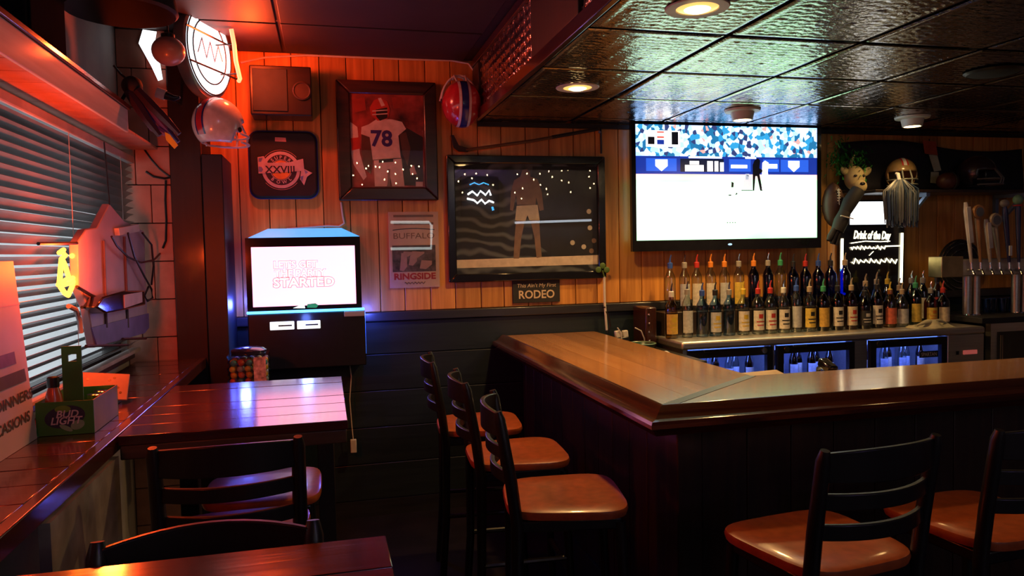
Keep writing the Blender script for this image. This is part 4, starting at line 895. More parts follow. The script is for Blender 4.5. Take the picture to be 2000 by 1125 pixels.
t.l('body', MB().cbox((0, 0, .02), (.11, .07, .04), (0, 0, R(-12))), mm('pale_pink', (.6, .4, .38), .5), bev=.008); t.l('end_cap', MB().cbox((.062, -.012, .02), (.016, .066, .042), (0, 0, R(-12))), M['white'], bev=.004)
sh2 = Thing('under_bar_shelf', 'steel shelf under the inner bar edge', 'shelf', (2.0, 2.95, 0))
sh2.w('shelf_plate', MB().box(1.66, 3.2, byi-.03, byi+.42, .93, .945), M['steel'])
for xx in (1.7, 3.15): sh2.w('leg', MB().box(xx, xx+.03, byi+.37, byi+.4, 0, .929), M['steel'])
t = Thing('cutting_board', 'yellowish cutting board behind the inner bar corner', 'cutting board', (1.93, 3.02, .946)); t.l('board', MB().cbox((0, 0, .045), (.26, .16, .03), (R(12), 0, R(8))), mm('board_yellow', (.5, .3, .08), .5), bev=.01); t.l('foot', MB().box(-.1, .1, -.05, .05, 0, .03), M['black'])
t = Thing('bar_mat', 'dark green rubber bar mat over the inner bar corner', 'mat', (1.80, byi+.09, .946)); t.l('mat', MB().cbox((0, 0, .08), (.20, .13, .018), (0, 0, 0)), mm('mat_green', (.035, .05, .025), .5), bev=.006); t.l('block', MB().box(-.07, .07, -.05, .05, 0, .07), M['black'])
t = Thing('soda_gun', 'black soda gun hanging behind the long bar', 'soda gun', (2.12, byi+.1, .946)); t.l('holster', MB().lathe([(.035, 0), (.035, .09), (.03, .1)], n=16), M['black']); t.l('gun_head', MB().cbox((0, 0, .125), (.045, .09, .04), (R(20), 0, 0)), M['gloss_black'], bev=.01); t.l('hose', MB().tube([(0, .04, .12), (.02, .09, .1), (.04, .12, .03)], .01, 8), M['black'])
# right cooler, tap counter, tower
c2 = Thing('keg_cooler', 'stainless keg cooler with a glass door below the beer taps', 'cooler', (4.9, 4.3, 0))
kx0 = at(1944, 660, Y=4.08).x
c2.w('top', MB().box(bxr+.012, 5.5, 4.10, BY1, ZB+.012, ZB+.05), M['matte_black'], bev=.004)
c2.w('body', MB().box(kx0, 5.5, 4.16, BY1, .05, ZB+.011), M['black'])
d = c2.w('door', MB().box(kx0, 5.45, 4.115, 4.158, ZB-.05, ZB+.008).box(kx0, 5.45, 4.115, 4.158, .1, .16).box(kx0, kx0+.05, 4.115, 4.158, .16, ZB-.05).box(5.4, 5.45, 4.115, 4.158, .16, ZB-.05), M['steel'], smooth=False)
c2.w('pane', MB().box(kx0+.051, 5.399, 4.13, 4.136, .161, ZB-.051), M['winpane'], d, smooth=False); c2.w('handle', MB().tube([(kx0+.07, 4.1, .6), (kx0+.07, 4.1, ZB-.07)], .01, 8), M['chrome'], d)
YT = 4.33; ztop = ZB+.0505
tw = Thing('tap_tower', 'stainless beer tap tower with a long rail on round columns', 'tap tower', (at(1940, 600, Y=YT).x, YT, ztop))
def xt(px, py=520): return at(px, py, Y=YT).x
def zt_(px, py): return at(px, py, Y=YT).z
ra, rb = zt_(1930, 537), zt_(1930, 505)
tw.w('rail', MB().box(xt(1868), 5.35, YT-.05, YT+.05, ra, rb), M['steel'], bev=.006)
tw.w('end_box', MB().box(xt(1826), xt(1868)-.001, YT-.06, YT+.06, zt_(1850, 541), zt_(1850, 501)), mm('brushed_brass', (.6, .5, .25), .3, 1.), bev=.004)
for px in (1889, 1906, 1984, 2001): tw.w('column', MB().lathe([(.028, ztop), (.028, ra-.001)], (xt(px), YT, 0), 18), M['steel'])
for px in (1897, 1992): tw.w('column_foot', MB().lathe([(.062, ztop), (.06, ztop+.008)], (xt(px), YT, 0), 20), M['chrome'])
taps = [(1897, 1886, 395, 'white and brown paddle', (.50, .42, .36), 'flat'), (1915, 1908, 414, 'orange brown turned', (.35, .16, .06), 'disc'), (1934, 1926, 428, 'pale beige slender', (.42, .33, .26), 'flat'), (1952, 1941, 430, 'beige round medallion', (.36, .28, .19), 'medal'), (1971, 1962, 400, 'navy blue tall', (.025, .025, .09), 'cap'), (1990, 1988, 390, 'dark blue with a pale green ball', (.03, .035, .10), 'ball'), (2012, 2010, 400, 'grey', (.2, .2, .2), 'flat')]
for bx_, tx, ty, nm, c, kind in taps:
    p0 = at(bx_, 512, Y=YT-.075); p1 = at(tx, ty, Y=YT-.075)
    t = Thing('beer_tap', f'{nm} beer tap handle on the tap tower', 'beer tap', (p0.x, YT-.05, p0.z-.05), 0, 'beer taps on the tower')
    t.w('faucet', MB().tube([(p0.x, YT-.051, p0.z-.055), (p0.x, YT-.085, p0.z-.055), (p0.x, YT-.105, p0.z-.085)], [.011, .011, .008], 10), M['chrome'])
    t.w('collar', MB().tube([(p0.x, YT-.078, p0.z-.05), tuple(p0)], [.009, .008], 10), M['chrome'])
    hm = mm('tap_'+nm.split()[0]+kind, c, .35); d = p1-p0
    t.w('handle', MB().tube([p0, p0+d*.25, p0+d*.6, p0+d*.85, p1], [.010, .013, .017, .019, .012], 10), hm)
    if kind == 'flat': t.w('handle_panel', MB().cbox(p0+d*.62+Vector((0, -.02, 0)), (.034, .006, d.length*.6), (0, math.atan2(d.x, d.z), 0)), mm('tap_panel', (.55, .5, .48), .4), bev=.002)
    if kind in ('disc', 'medal'): t.w('handle_top', MB().lathe([(.045, -.012), (.05, 0), (.045, .012)], (p1.x, p1.y-.012, p1.z), 20, 'y'), hm); t.w('medallion', MB().lathe([(.032, -.0145), (.032, -.0125)], (p1.x, p1.y-.012, p1.z), 20, 'y'), mm('medal_face', (.12, .13, .15), .3))
    if kind == 'cap': t.w('handle_top', MB().ell(p1+Vector((0, 0, .01)), (.036, .022, .028), 14, 10), mm('tap_cap', (.28, .24, .2), .4)); t.w('handle_panel', MB().cbox(p0+d*.2+Vector((0, -.018, 0)), (.022, .01, .07)), M['white'], bev=.002)
    if kind == 'ball': t.w('handle_top', MB().ell(p1, (.034, .03, .036), 14, 10), mm('tap_green', (.18, .36, .2), .4)); t.w('ring', MB().lathe([(.03, -.045), (.032, -.036)], p1, 16), mm('cap_red', PC['red'], .4))
rs = at(1880, 520, Y=WY-.03); t = Thing('round_sign', 'round dark metal sign with pale concentric rings behind the taps', 'sign', (rs.x, WY, rs.z-.2))
t.w('disc', MB().lathe([(.195, WY-.02), (.2, WY-.003)], (rs.x, 0, rs.z), 40, 'y'), M['matte_black'])
for r in (.19, .165, .12): t.w('ring', MB().tube([(rs.x+r*math.cos(2*PI*i/48), WY-.022, rs.z+r*math.sin(2*PI*i/48)) for i in range(48)], .004, 6, True), M['chrome'])
for k in range(4):
    p = at(1923+k*15, 600, Y=4.42); t = Thing('drinking_glass', 'small drinking glass standing under the beer tap rail', 'glass', (p.x, 4.40+.02*(k % 2), ztop), 0, 'glasses under the taps'); t.l('tumbler', MB().lathe([(.026, 0), (.034, .10), (.031, .10), (.024, .006)], n=18), GL['blue tinted']); t.l('foot', MB().lathe([(.027, 0), (.0272, .006)], n=18), M['clear'])
p = at(1866, 645, Z=ZB); ra_ = Thing('bar_towel', 'crumpled pale towel lying on the cooler top', 'towel', (p.x, 4.15, ZB))
def towel(u, v):
    e = math.sin(PI*u)**.6*math.sin(PI*v)**.6; return Vector(((u-.5)*.30, (v-.5)*.13+.02*math.sin(9*u), .001+e*(.03+.018*math.sin(13*u+2)+.012*math.sin(17*v+5*u))))
ra_.l('cloth', MB().grid(towel, 28, 14), mm('towel_cloth', (.40, .37, .24), .8, bump=.2)); ra_.l('fold', MB().tube([(-.13, -.02, .02), (-.05, -.03, .04), (.05, -.02, .045), (.13, -.01, .02)], [.006, .012, .012, .005], 8), mm('towel_cloth', (.40, .37, .24), .8))
# menu board, screen
YM = WY-.03
x0, x1, z0, z1 = rectpx((1640, 440, 1766, 600), YM)
t = Thing('menu_board', 'lit black writing board reading Drink of the Day', 'menu board', ((x0+x1)/2, WY, z0))
t.w('board', MB().box(x0, x1, YM, WY-.002, z0, z1), M['gloss_black'], bev=.003)
mg, mgb = mm('marker_glow', (1, .95, .7), .4, emit=4., ecol=(1, .88, .55)), mm('tube_blue', (.1, .4, 1), .4, emit=2.5, ecol=(.05, .35, 1.))
def tb(name, pts, r, m): t.w(name, MB().tube([at(px, py, Y=YM-.008) for px, py in pts], r, 8), m)
tb('light_tube', ((1645, 466), (1644, 525)), .009, mg); tb('light_tube', ((1762, 455), (1760, 552)), .009, mg); tb('light_tube', ((1644, 526), (1644, 572), (1650, 574)), .009, mgb)
c = at(1703, 460, Y=YM-.003); t.w('lettering', MB().text('Drink of the Day', .078, c, width=.31, shear=.25, bold=.035, rot=R(-2)), mg)
tb('underline', ((1662, 475), (1690, 471), (1720, 472), (1738, 471)), .003, mg)
def scribble(x0, x1, y, amp, seed):
    rr = random.Random(seed); n = 26; return [(x0+(x1-x0)*i/n, y+amp*math.sin(i*2.1)+rr.uniform(-amp, amp)*.5) for i in range(n+1)]
tb('handwriting', scribble(1662, 1730, 484, 3, 1), .004, mg); tb('handwriting', ((1730, 481), (1758, 480)), .004, mg); tb('handwriting', scribble(1664, 1752, 510, 4, 2), .004, mg)
t.w('price_mark', MB().tube([at(px, py, Y=YM-.005) for px, py in ((1698, 499), (1706, 491))], .002, 6), mg)
x0, x1, z0, z1 = rectpx((1660, 394, 1730, 438), YM)
t = Thing('small_monitor', 'small bright white monitor above the menu board', 'monitor', ((x0+x1)/2, WY, z0))
t.w('housing', MB().box(x0-.012, x1+.012, YM, WY-.002, z0-.012, z1+.012), M['black'], bev=.003); t.w('screen', MB().box(x0, x1, YM-.002, YM-.0005, z0, z1), mm('monitor_white', (1, 1, 1), .3, emit=2.5, ecol=(.9, .95, 1)), smooth=False)
# ------------------------------------------------------------------ memorabilia shelf
YSh = 4.40
zs_ = at(1850, 372, Y=YSh).z
sx0_ = at(1694, 372, Y=YSh).x
ms = Thing('wall_shelf', 'dark shelf on blue lit steel brackets holding football helmets', 'shelf', (4.2, WY, zs_-.2))
ms.w('board', MB().box(sx0_, 5.5, YSh-.08, WY-.004, zs_-.02, zs_), M['darkwood'], bev=.003)
for px in (1800, 1990):
    bx_ = at(px, 380, Y=YSh).x
    ms.w('bracket', MB().box(bx_-.015, bx_+.015, YSh-.06, WY-.004, zs_-.045, zs_-.021).box(bx_-.015, bx_+.015, WY-.03, WY-.004, zs_-.25, zs_-.046).add([(bx_-.012, YSh-.05, zs_-.046), (bx_+.012, YSh-.05, zs_-.046), (bx_+.012, YSh-.02, zs_-.046), (bx_-.012, YSh-.02, zs_-.046), (bx_-.012, WY-.03, zs_-.25), (bx_+.012, WY-.03, zs_-.25), (bx_+.012, WY-.03, zs_-.22), (bx_-.012, WY-.03, zs_-.22)], [(0, 1, 5, 4), (1, 2, 6, 5), (2, 3, 7, 6), (3, 0, 4, 7)]), mm('bracket_blue_lit', (.25, .33, .45), .3, .6), smooth=False)  # blue light on the steel brackets is put into their colour
zf0, zf1 = at(1800, 372, Y=WY-.02).z, at(1800, 282, Y=WY-.02).z
fx0, fx1 = at(1640, 300, Y=WY-.03).x, at(1999, 300, Y=WY-.03).x
def flag(u, v): return Vector((fx0+(fx1-fx0)*u, WY-.026-.010*math.sin(14*u+3*v), zf0+(zf1-zf0)*v+.03*math.sin(PI*u*2)*v-.02*u*v))
fl = solo('navy_flag', MB().grid(flag, 40, 8), mm('navy_cloth', (.010, .010, .022), .8), 'dark navy flag draped on the wall behind the helmet shelf', 'flag'); so = fl.modifiers.new('thick', 'SOLIDIFY'); so.thickness = .004
hp = at(1764, 330, Y=YSh+.03)
helmet('gold football helmet with a white and red stripe above the pom pom', (hp.x, YSh+.05, zs_+.001), (0, 0, R(-115)), hgold, ((0, .10, hw_), (-.16, .04, hr_), (.16, .04, hr_)), mm('mask_grey', (.2, .22, .2), .4), .92)
hp = at(1912, 330, Y=YSh+.03)
helmet('dark football helmet with a pale stripe in the shelf shadow', (hp.x, YSh+.05, zs_+.001), (0, 0, R(-60)), mm('helmet_dark', (.03, .02, .03), .3, coat=.4), ((0, .12, mm('stripe_grey', (.3, .28, .3), .4)),), mm('mask_dark', (.1, .1, .1), .4), 1.)
p = at(1860, 350, Y=YSh); t = Thing('leather_bag', 'dark red brown leather case lying on the helmet shelf', 'case', (p.x, YSh+.04, zs_+.001)); t.l('case_body', MB().ell((0, 0, .065), (.085, .06, .064), 20, 12), mm('oxblood_leather', (.07, .018, .012), .5, bump=.15)); t.l('strap', MB().tube([(.02, -.061*math.cos(a), .065+.066*math.sin(a)) for a in [R(-80+160*i/10) for i in range(11)]], .004, 6), M['matte_black'])
t = Thing('ticket_strip', 'red and white paper strips hanging above the helmet shelf', 'paper', tuple(at(1822, 355, Y=YSh-.09)))
for pts, c in ((((1802, 274), (1827, 277), (1831, 304), (1806, 300)), 'red'), (((1814, 302), (1830, 303), (1838, 333), (1824, 335)), 'white'), (((1818, 336), (1833, 336), (1833, 359), (1817, 357)), 'white')):
    t.w('strip', poly(pts, WY-.05, .003), mm('strip_'+c, (.42, .07, .03) if c == 'red' else (.5, .47, .38), .7), smooth=False)
t.w('hanger', MB().tube([at(1815, 275, Y=WY-.05), at(1815, 272, Y=WY-.003)], .003, 6), M['matte_black'])
rr = random.Random(3); pk = at(1757, 352, Y=YSh-.11); t = Thing('pom_pom', 'grey blue cheer pom pom hanging from the helmet shelf', 'pom pom', (pk.x, YSh-.11, pk.z-.3))
mb = [MB(), MB(), MB()]
for i in range(260):
    a = rr.uniform(0, 2*PI); r = .115*math.sqrt(rr.random()); L = rr.uniform(.24, .32); q = Vector((pk.x+r*.25*math.cos(a), YSh-.11+r*.25*math.sin(a), pk.z))
    e = Vector((pk.x+r*1.05*math.cos(a), YSh-.12+r*.6*math.sin(a)-.01, pk.z-L)); m_ = (q+e)/2+Vector((r*.45*math.cos(a), r*.3*math.sin(a), .06)); mb[i % 3].tube([q, m_, m_*.4+e*.6, e], .0042, 4)
for i, c in enumerate(((.07, .09, .12), (.025, .045, .09), (.15, .16, .17))): o = t.w('strands', mb[i], mm('pom_%d' % i, c, .35)); o['kind'] = 'stuff'
t.w('handle', MB().tube([(pk.x, YSh-.11, pk.z-.01), (pk.x, YSh-.095, pk.z+.045), (pk.x, YSh-.082, pk.z+.045)], .012, 8), M['white'])
# steer mask, tinsel, football, gloves right of the TV
YK = 4.46
c = at(1675, 350, Y=YK); t = Thing('animal_mask', 'pale animal face mask with ears hung beside the television', 'mask', (c.x, WY, c.z-.12))
mp_ = mm('mask_cream', (.46, .38, .20), .6); fc = t.w('face', MB().ell((c.x, YK+.03, c.z+.01), (.075, .055, .085), 20, 14).ell((c.x+.01, YK, c.z-.05), (.055, .05, .05), 16, 10), mp_)
for s_ in (-1, 1):
    t.w('ear', MB().ell((c.x+s_*.085+.012, YK+.03, c.z+.055), (.045, .012, .026), 12, 8, (0, R(-s_*35), 0)), mp_); t.w('eye', MB().ell((c.x+s_*.032, YK-.02, c.z+.022), (.012, .008, .009), 10, 6), M['black'], fc)
t.w('horn', MB().tube([(c.x-.03, YK+.04, c.z+.08), (c.x-.02, YK+.035, c.z+.13), (c.x, YK+.03, c.z+.17)], [.014, .010, .004], 8), mp_)
t.w('nose', MB().ell((c.x+.004, YK-.045, c.z-.035), (.02, .012, .012), 10, 6), M['black'], fc); t.w('hanger', MB().tube([(c.x, YK+.07, c.z), (c.x, WY-.003, c.z)], .008, 6), M['black'])
t = Thing('tinsel_garland', 'bushy green tinsel garland hung beside the television', 'garland', tuple(at(1655, 350, Y=YK))); mb = MB(); rr = random.Random(5)
for i in range(420):
    px, py = (rr.gauss(1640, 12), rr.gauss(312, 18)) if i % 3 else (rr.gauss(1678, 12), rr.gauss(312, 14)); q = at(px, py, Y=YK+rr.uniform(-.02, .1)); d = Vector((rr.uniform(-1, 1), rr.uniform(-1, 1), rr.uniform(-1, 1))).normalized()*.034; e = d.cross(Vector((0, 0, 1))).normalized()*.006; mb.add([q-e, q+e, q+d+e*.3, q+d-e*.3], [(0, 1, 2, 3)])
o = t.w('tinsel', mb, mm('tinsel_green', (.04, .30, .06), .25, .3)); o['kind'] = 'stuff'; t.w('wire', MB().tube([at(1622, 325, Y=WY-.006), at(1640, 300, Y=YK+.05), at(1690, 305, Y=WY-.006)], .004, 6), M['black'])
c = at(1627, 400, Y=4.47); t = Thing('football', 'brown football with white laces hung beside the television', 'football', (c.x, 4.47, c.z-.16)); t.w('ball', MB().lathe([(.001, -.155), (.028, -.135), (.055, -.095), (.068, -.045), (.072, 0), (.068, .045), (.055, .095), (.028, .135), (.001, .155)], c, 24), mm('pigskin', (.055, .022, .014), .5, bump=.2))
lx = c+Vector((-.005, -.07, .05)); t.w('laces', MB().tube([lx+Vector((0, -.001, -.055)), lx+Vector((0, .004, .055))], .003, 6), M['white'])
for k in range(6): t.w('laces', MB().tube([lx+Vector((-.012, .002, -.045+.018*k)), lx+Vector((.012, .002, -.045+.018*k))], .0025, 6), M['white'])
t.w('hanger', MB().tube([c+Vector((0, .05, 0)), Vector((c.x, WY-.003, c.z))], .006, 6), M['black'])
t = Thing('hockey_glove', 'black padded hockey gloves hanging beside the menu board', 'glove', tuple(at(1635, 478, Y=4.33)))
gl = M['matte_black']
def G3(px, py): return at(px, py, Y=4.33)
t.w('cuff', MB().tube([G3(1676, 372), G3(1660, 395), G3(1650, 415)], [.046, .048, .038], 14), gl); t.w('hand', MB().tube([G3(1652, 410), G3(1643, 432), G3(1635, 452)], [.036, .048, .04], 14), gl)
for k, (px, py) in enumerate(((1618, 470), (1625, 476), (1633, 478))): t.w('finger', MB().tube([G3(1630+k*6, 448), G3(px+4, 462), G3(px, py)], [.022, .022, .014], 10), gl)
t.w('trim_band', MB().tube([G3(1640, 422)+Vector((-.03, -.05, 0)), G3(1652, 428)+Vector((.02, -.05, 0))], .004, 6), M['white']); t.w('hanger', MB().tube([G3(1676, 372), Vector((G3(1676, 372).x, WY-.003, G3(1676, 372).z))], .01, 6), M['black'])

# ================================================================== WINDOW CORNER
# --- round lit sign with a red neon tube on the pier
c = at(403, 102, Y=4.12)
sg = Thing('neon_sign', 'round white lit sign with a red neon tube by the pier', 'sign', (c.x, c.y, c.z), (0, 0, R(69)))   # local: face towards -y
mw, mr_ = mm('sign_face_glow', (.95, .98, 1), .4, emit=2.2, ecol=(.92, .97, 1), var=.03), mm('red_neon', (1, .2, .05), .4, emit=7., ecol=(1., .09, .04))
sg.l('housing', MB().lathe([(.225, .045), (.232, .03), (.232, -.01), (.222, -.016)], n=40, axis='y'), mm('sign_housing', (.4, .42, .45), .3, .6))
sg.l('face', MB().lathe([(.215, -.0175), (.213, -.019)], n=40, axis='y'), mw)
for r in (.16, .212): sg.l('ring', MB().tube([(r*math.cos(2*PI*i/40), -.021, r*math.sin(2*PI*i/40)) for i in range(40)], .004, 6, True), M['black'])
sg.l('lettering', MB().tube([(-.12, -.022, -.03), (-.08, -.022, .05), (-.04, -.022, -.04), (0, -.022, .05), (.04, -.022, -.04), (.08, -.022, .05), (.12, -.022, -.02)], .0035, 6), mm('sign_scribble', (.35, .25, .26), .5))
sg.l('support_rod', MB().tube([(-.232, -.03, .07), (.235, -.05, .07)], .005, 6), M['black']); sg.l('support_rod', MB().tube([(-.21, -.03, -.09), (.22, -.05, -.09)], .005, 6), M['black'])
sg.l('neon_tube', MB().tube([(.035, -.12, .12), (.06, -.12, .05), (.075, -.118, -.03), (.11, -.12, -.115), (.095, -.12, -.13)], .011, 10), mr_)
sg.l('tube_stand', MB().tube([(.06, -.02, .05), (.06, -.118, .05)], .004, 6), M['black']); sg.l('tube_stand', MB().tube([(.10, -.02, -.09), (.10, -.118, -.09)], .004, 6), M['black'])
sg.l('hanging_bracket', MB().tube([(0, .046, .0), (0, .10, 0)], .015, 8).tube([(0, .02, .22), (0, .02, ZC-c.z-.013)], .005, 6), M['black'])
point(sg.o, (.10, -.19, -.02), 17, (1., .075, .012), .03)
# --- slim lit panel on the left wall
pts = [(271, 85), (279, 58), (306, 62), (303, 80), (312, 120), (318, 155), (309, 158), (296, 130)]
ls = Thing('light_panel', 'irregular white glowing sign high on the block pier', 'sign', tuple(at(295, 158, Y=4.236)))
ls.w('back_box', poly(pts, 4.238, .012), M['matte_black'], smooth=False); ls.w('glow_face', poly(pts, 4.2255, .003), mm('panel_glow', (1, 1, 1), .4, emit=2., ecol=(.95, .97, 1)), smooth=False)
c = at(329, 100, Y=3.75)
gp = Thing('globe_lamp', 'unlit pale round globe lamp hanging beside the round lit sign', 'pendant lamp', (c.x, c.y, c.z-.07))
gp.w('globe', MB().ell(c, (.072, .072, .066), 24, 16), mm('globe_pale', (.34, .26, .27), .3, coat=.4)); gp.w('cap', MB().lathe([(.03, .055), (.03, .075), (.01, .085)], c, 16), M['black']); gp.w('cord', MB().tube([c+Vector((0, 0, .08)), Vector((c.x, c.y, ZC-.013))], .004, 6), M['black'])
c = at(236, 26, Y=3.12)
dl = Thing('dome_lamp', 'unlit dark dome lamp close under the ceiling above the window', 'pendant lamp', (c.x, c.y, c.z)); dz = ZC-.013-c.z
dl.l('dome_shade', MB().lathe([(.001, dz-.03), (.05, dz-.035), (.12, dz-.07), (.18, dz-.13), (.2, .01), (.19, .0), (.17, .02), (.1, dz-.1)], n=28, cap=False), M['matte_black']); dl.l('canopy', MB().lathe([(.05, dz-.03), (.055, dz)], n=20), M['black'])
# --- speaker on the shelf
ya, yb = at(40, 60, X=-.83).y, at(133, 60, X=-.83).y
sk = Thing('shelf_speaker', 'black speaker box standing on the white fronted shelf', 'speaker', (-.9, (ya+yb)/2, ZU+.106))
sk.w('cabinet', MB().box(-.985, -.84, yb-.36, yb, ZU+.106, ZU+.36), mm('speaker_black', (.010, .008, .009), .9, spec=.05), bev=.006); sk.w('grille', MB().box(-.839, -.832, yb-.34, yb-.02, ZU+.125, ZU+.345), mm('speaker_cloth', (.012, .009, .010), .95, spec=.03), bev=.003)
# --- ribbon bundle at the shelf end
YN = 3.60
rb = Thing('ribbon_bundle', 'bundle of purple ribbons with a black ball and yellow tag at the shelf end', 'decoration', tuple(at(330, 285, Y=YN)))
rb.w('ball', MB().ell(at(258, 168, Y=YN), (.043, .043, .043), 20, 14), M['matte_black'])
for k, (pts, m) in enumerate(((((262, 180), (285, 205), (315, 240), (348, 278)), 'p'), (((255, 182), (275, 215), (300, 250), (325, 262)), 'p'), (((250, 178), (268, 205), (288, 235), (312, 265)), 'd'), (((268, 176), (295, 205), (325, 235), (350, 262)), 'd'))):
    rb.w('ribbon', MB().tube([at(px, py, Y=YN-.01*k) for px, py in pts], [.02, .024, .02, .012], 6), mm('ribbon_purple', (.10, .05, .22), .5) if m == 'p' else mm('ribbon_dark', (.03, .015, .03), .5))
rb.w('yellow_tag', poly(((322, 258), (332, 263), (348, 284), (341, 291), (325, 274)), YN-.045, .006), mm('tag_yellow', (.55, .38, .02), .5)); rb.w('wire', MB().tube([at(px, py, Y=YN) for px, py in ((255, 160), (236, 145), (222, 128))], .005, 6), M['black'])
rb.w('hook', MB().tube([at(250, 175, Y=YN), at(232, 205, Y=YN-.02), Vector((-.82, YN-.04, ZU+.08))], .008, 6), M['black'])
lk = Thing('spray_can', 'small white can with a black nozzle lying at the shelf end', 'can', tuple(at(318, 188, Y=3.72))); lk.w('can_body', MB().tube([at(306, 180, Y=3.72), at(323, 186, Y=3.72)], .024, 14), M['white']); lk.w('nozzle', MB().tube([at(323.5, 186, Y=3.72), at(340, 192, Y=3.72), at(352, 190, Y=3.72)], [.02, .014, .005], 10), M['black']); lk.w('hook', MB().tube([at(314, 183, Y=3.72), Vector((at(314, 183, Y=3.72).x, 4.238, at(314, 183, Y=3.72).z+.05))], .006, 6), M['black'])
for pts, r_, lab in ((((282, 292), (296, 312), (312, 330), (330, 344), (338, 350)), .005, 'black cable crossing the top of the red lit block pier'), (((324, 352), (323, 390), (325, 430), (324, 470), (318, 485)), .006, 'black cable running straight down the red lit block pier'), (((285, 335), (300, 345), (322, 349), (334, 346)), .006, 'short black cable bowed across the red lit block pier')):
    solo('cable', MB().tube([at(px, py, Y=4.232) for px, py in pts], r_, 6), M['black'], lab, 'cable')
# --- window sign seen from behind
XN = -.86
ws = Thing('window_sign', 'back of a pale window sign with cables and a black transformer', 'sign', tuple(at(230, 680, X=XN)))
def N3(px, py, X=XN): return at(px, py, X=X)
pan = [(152, 474), (168, 448), (190, 445), (214, 398), (243, 432), (262, 440), (282, 452), (284, 520), (289, 640), (280, 652), (186, 679), (172, 600), (155, 560)]
pb = ws.w('back_panel', MB().prism([(N3(*p).y, N3(*p).z) for p in pan], 'x', XN-.03, XN), mm('sign_back', (.42, .36, .44), .45, var=.1), bev=.004)
for pp in (((202, 470), (208, 640)), ((243, 462), (250, 640))): ws.w('rib', MB().tube([N3(px, py, XN+.005) for px, py in pp], .006, 6), mm('rib_dark', (.12, .1, .14), .5), pb)
ws.w('lower_band', MB().prism([(N3(*p, X=XN).y, N3(*p, X=XN).z) for p in ((176, 640), (288, 612), (289, 640), (280, 651), (187, 676))], 'x', XN+.001, XN+.006), mm('band_violet', (.14, .12, .35), .5), pb)
ws.w('top_clip', MB().prism([(N3(*p).y, N3(*p).z) for p in ((222, 446), (262, 438), (264, 452), (224, 460))], 'x', XN+.001, XN+.02), M['white'], pb)
tr = [(186, 600), (200, 580), (240, 568), (280, 567), (282, 596), (240, 606), (205, 612)]
ws.w('transformer', MB().prism([(N3(*p, X=XN+.05).y, N3(*p, X=XN+.05).z) for p in tr], 'x', XN+.002, XN+.055), M['gloss_black'], bev=.006)
ws.w('transformer_label', MB().prism([(N3(*p, X=XN+.056).y, N3(*p, X=XN+.056).z) for p in ((242, 576), (277, 570), (278, 590), (243, 602))], 'x', XN+.0555, XN+.057), mm('label_pale', (.45, .36, .38), .5))
for pts in (((218, 462), (228, 480), (250, 502), (275, 513), (300, 508), (318, 490)), ((250, 455), (262, 500), (282, 540), (296, 565), (298, 582), (288, 588), (282, 578), (290, 560)), ((278, 455), (296, 478), (300, 520), (296, 556))): ws.w('cable', MB().tube([N3(px, py, XN+.03) for px, py in pts], .005, 6), M['black'])
for pts in (((150, 560), (175, 575), (205, 590)), ((160, 600), (188, 600)), ((168, 676), (250, 674)), ((240, 662), (285, 661)), ((75, 476), (150, 475))): ws.w('support_rod', MB().tube([N3(px, py, XN+.012) for px, py in pts], .006, 6), M['black'])
no_ = mm('orange_neon', (1, .4, .05), .4, emit=9., ecol=(1., .28, .02))
for pts in (((116, 494), (124, 488), (128, 498), (120, 506), (118, 530), (116, 555)), ((122, 508), (128, 520), (132, 535), (135, 545)), ((116, 556), (130, 546), (142, 543), (138, 552), (122, 557), (114, 556)), ((118, 560), (126, 572), (133, 577), (140, 562), (143, 548)), ((140, 500), (150, 494), (150, 512)), ((142, 520), (150, 518))): ws.w('neon_tube', MB().tube([N3(px, py, XN-.02) for px, py in pts], .0085, 8), no_)
ws.w('hanging_chain', MB().tube([N3(214, 400), Vector((XN-.01, N3(214, 400).y, 2.085))], .003, 6), M['black']); ws.w('tube_tail', MB().tube([N3(px, py, XN-.01) for px, py in ((134, 598), (148, 605), (155, 625), (158, 650))], .009, 8), mm('tail_grey', (.2, .25, .28), .3))
point(ws.o, tuple(Vector((XN+.10, N3(128, 535).y, N3(128, 535).z+.06))-ws.loc), 21., (1., .07, .010), .04)
# --- things on the ledge
ZL = ZT+.0015
cx0, cx1, cy0, cy1 = -.856, -.698, 2.515, 2.79
zt2 = at(180, 781, Y=cy0).z
cy_ = Thing('bottle_carrier', 'green cardboard beer carrier printed BUD LIGHT with a tall handle', 'carrier', ((cx0+cx1)/2, (cy0+cy1)/2, ZL))
mg_, mgi = mm('carton_green', (.025, .20, .03), .55), mm('carton_inside', (.05, .30, .03), .6)
cy_.w('front_panel', MB().box(cx0, cx1, cy0, cy0+.003, ZL, zt2), mg_, smooth=False); cy_.w('back_panel', MB().box(cx0, cx1, cy1-.003, cy1, ZL, zt2), mgi, smooth=False)
cy_.w('side_panel', MB().box(cx0, cx0+.003, cy0+.0035, cy1-.0035, ZL, zt2), mg_, smooth=False); cy_.w('side_panel', MB().box(cx1-.003, cx1, cy0+.0035, cy1-.0035, ZL, zt2), mm('carton_side', (.26, .16, .17), .55), smooth=False); cy_.w('bottom', MB().box(cx0+.0035, cx1-.0035, cy0+.0035, cy1-.0035, ZL, ZL+.003), mg_, smooth=False)
YH = cy0+.10
hx0, hx1, hz0, hz1 = at(120, 700, Y=YH).x, at(159, 700, Y=YH).x, ZL+.004, at(140, 676, Y=YH).z
wz0, wz1, wx0, wx1 = at(140, 706, Y=YH).z, at(140, 692, Y=YH).z, hx0+.018, hx1-.014
cy_.w('handle', MB().box(hx0, hx1, YH, YH+.006, hz0, wz0).box(hx0, hx1, YH, YH+.006, wz1, hz1).box(hx0, wx0, YH, YH+.006, wz0, wz1).box(wx1, hx1, YH, YH+.006, wz0, wz1), mg_, smooth=False)
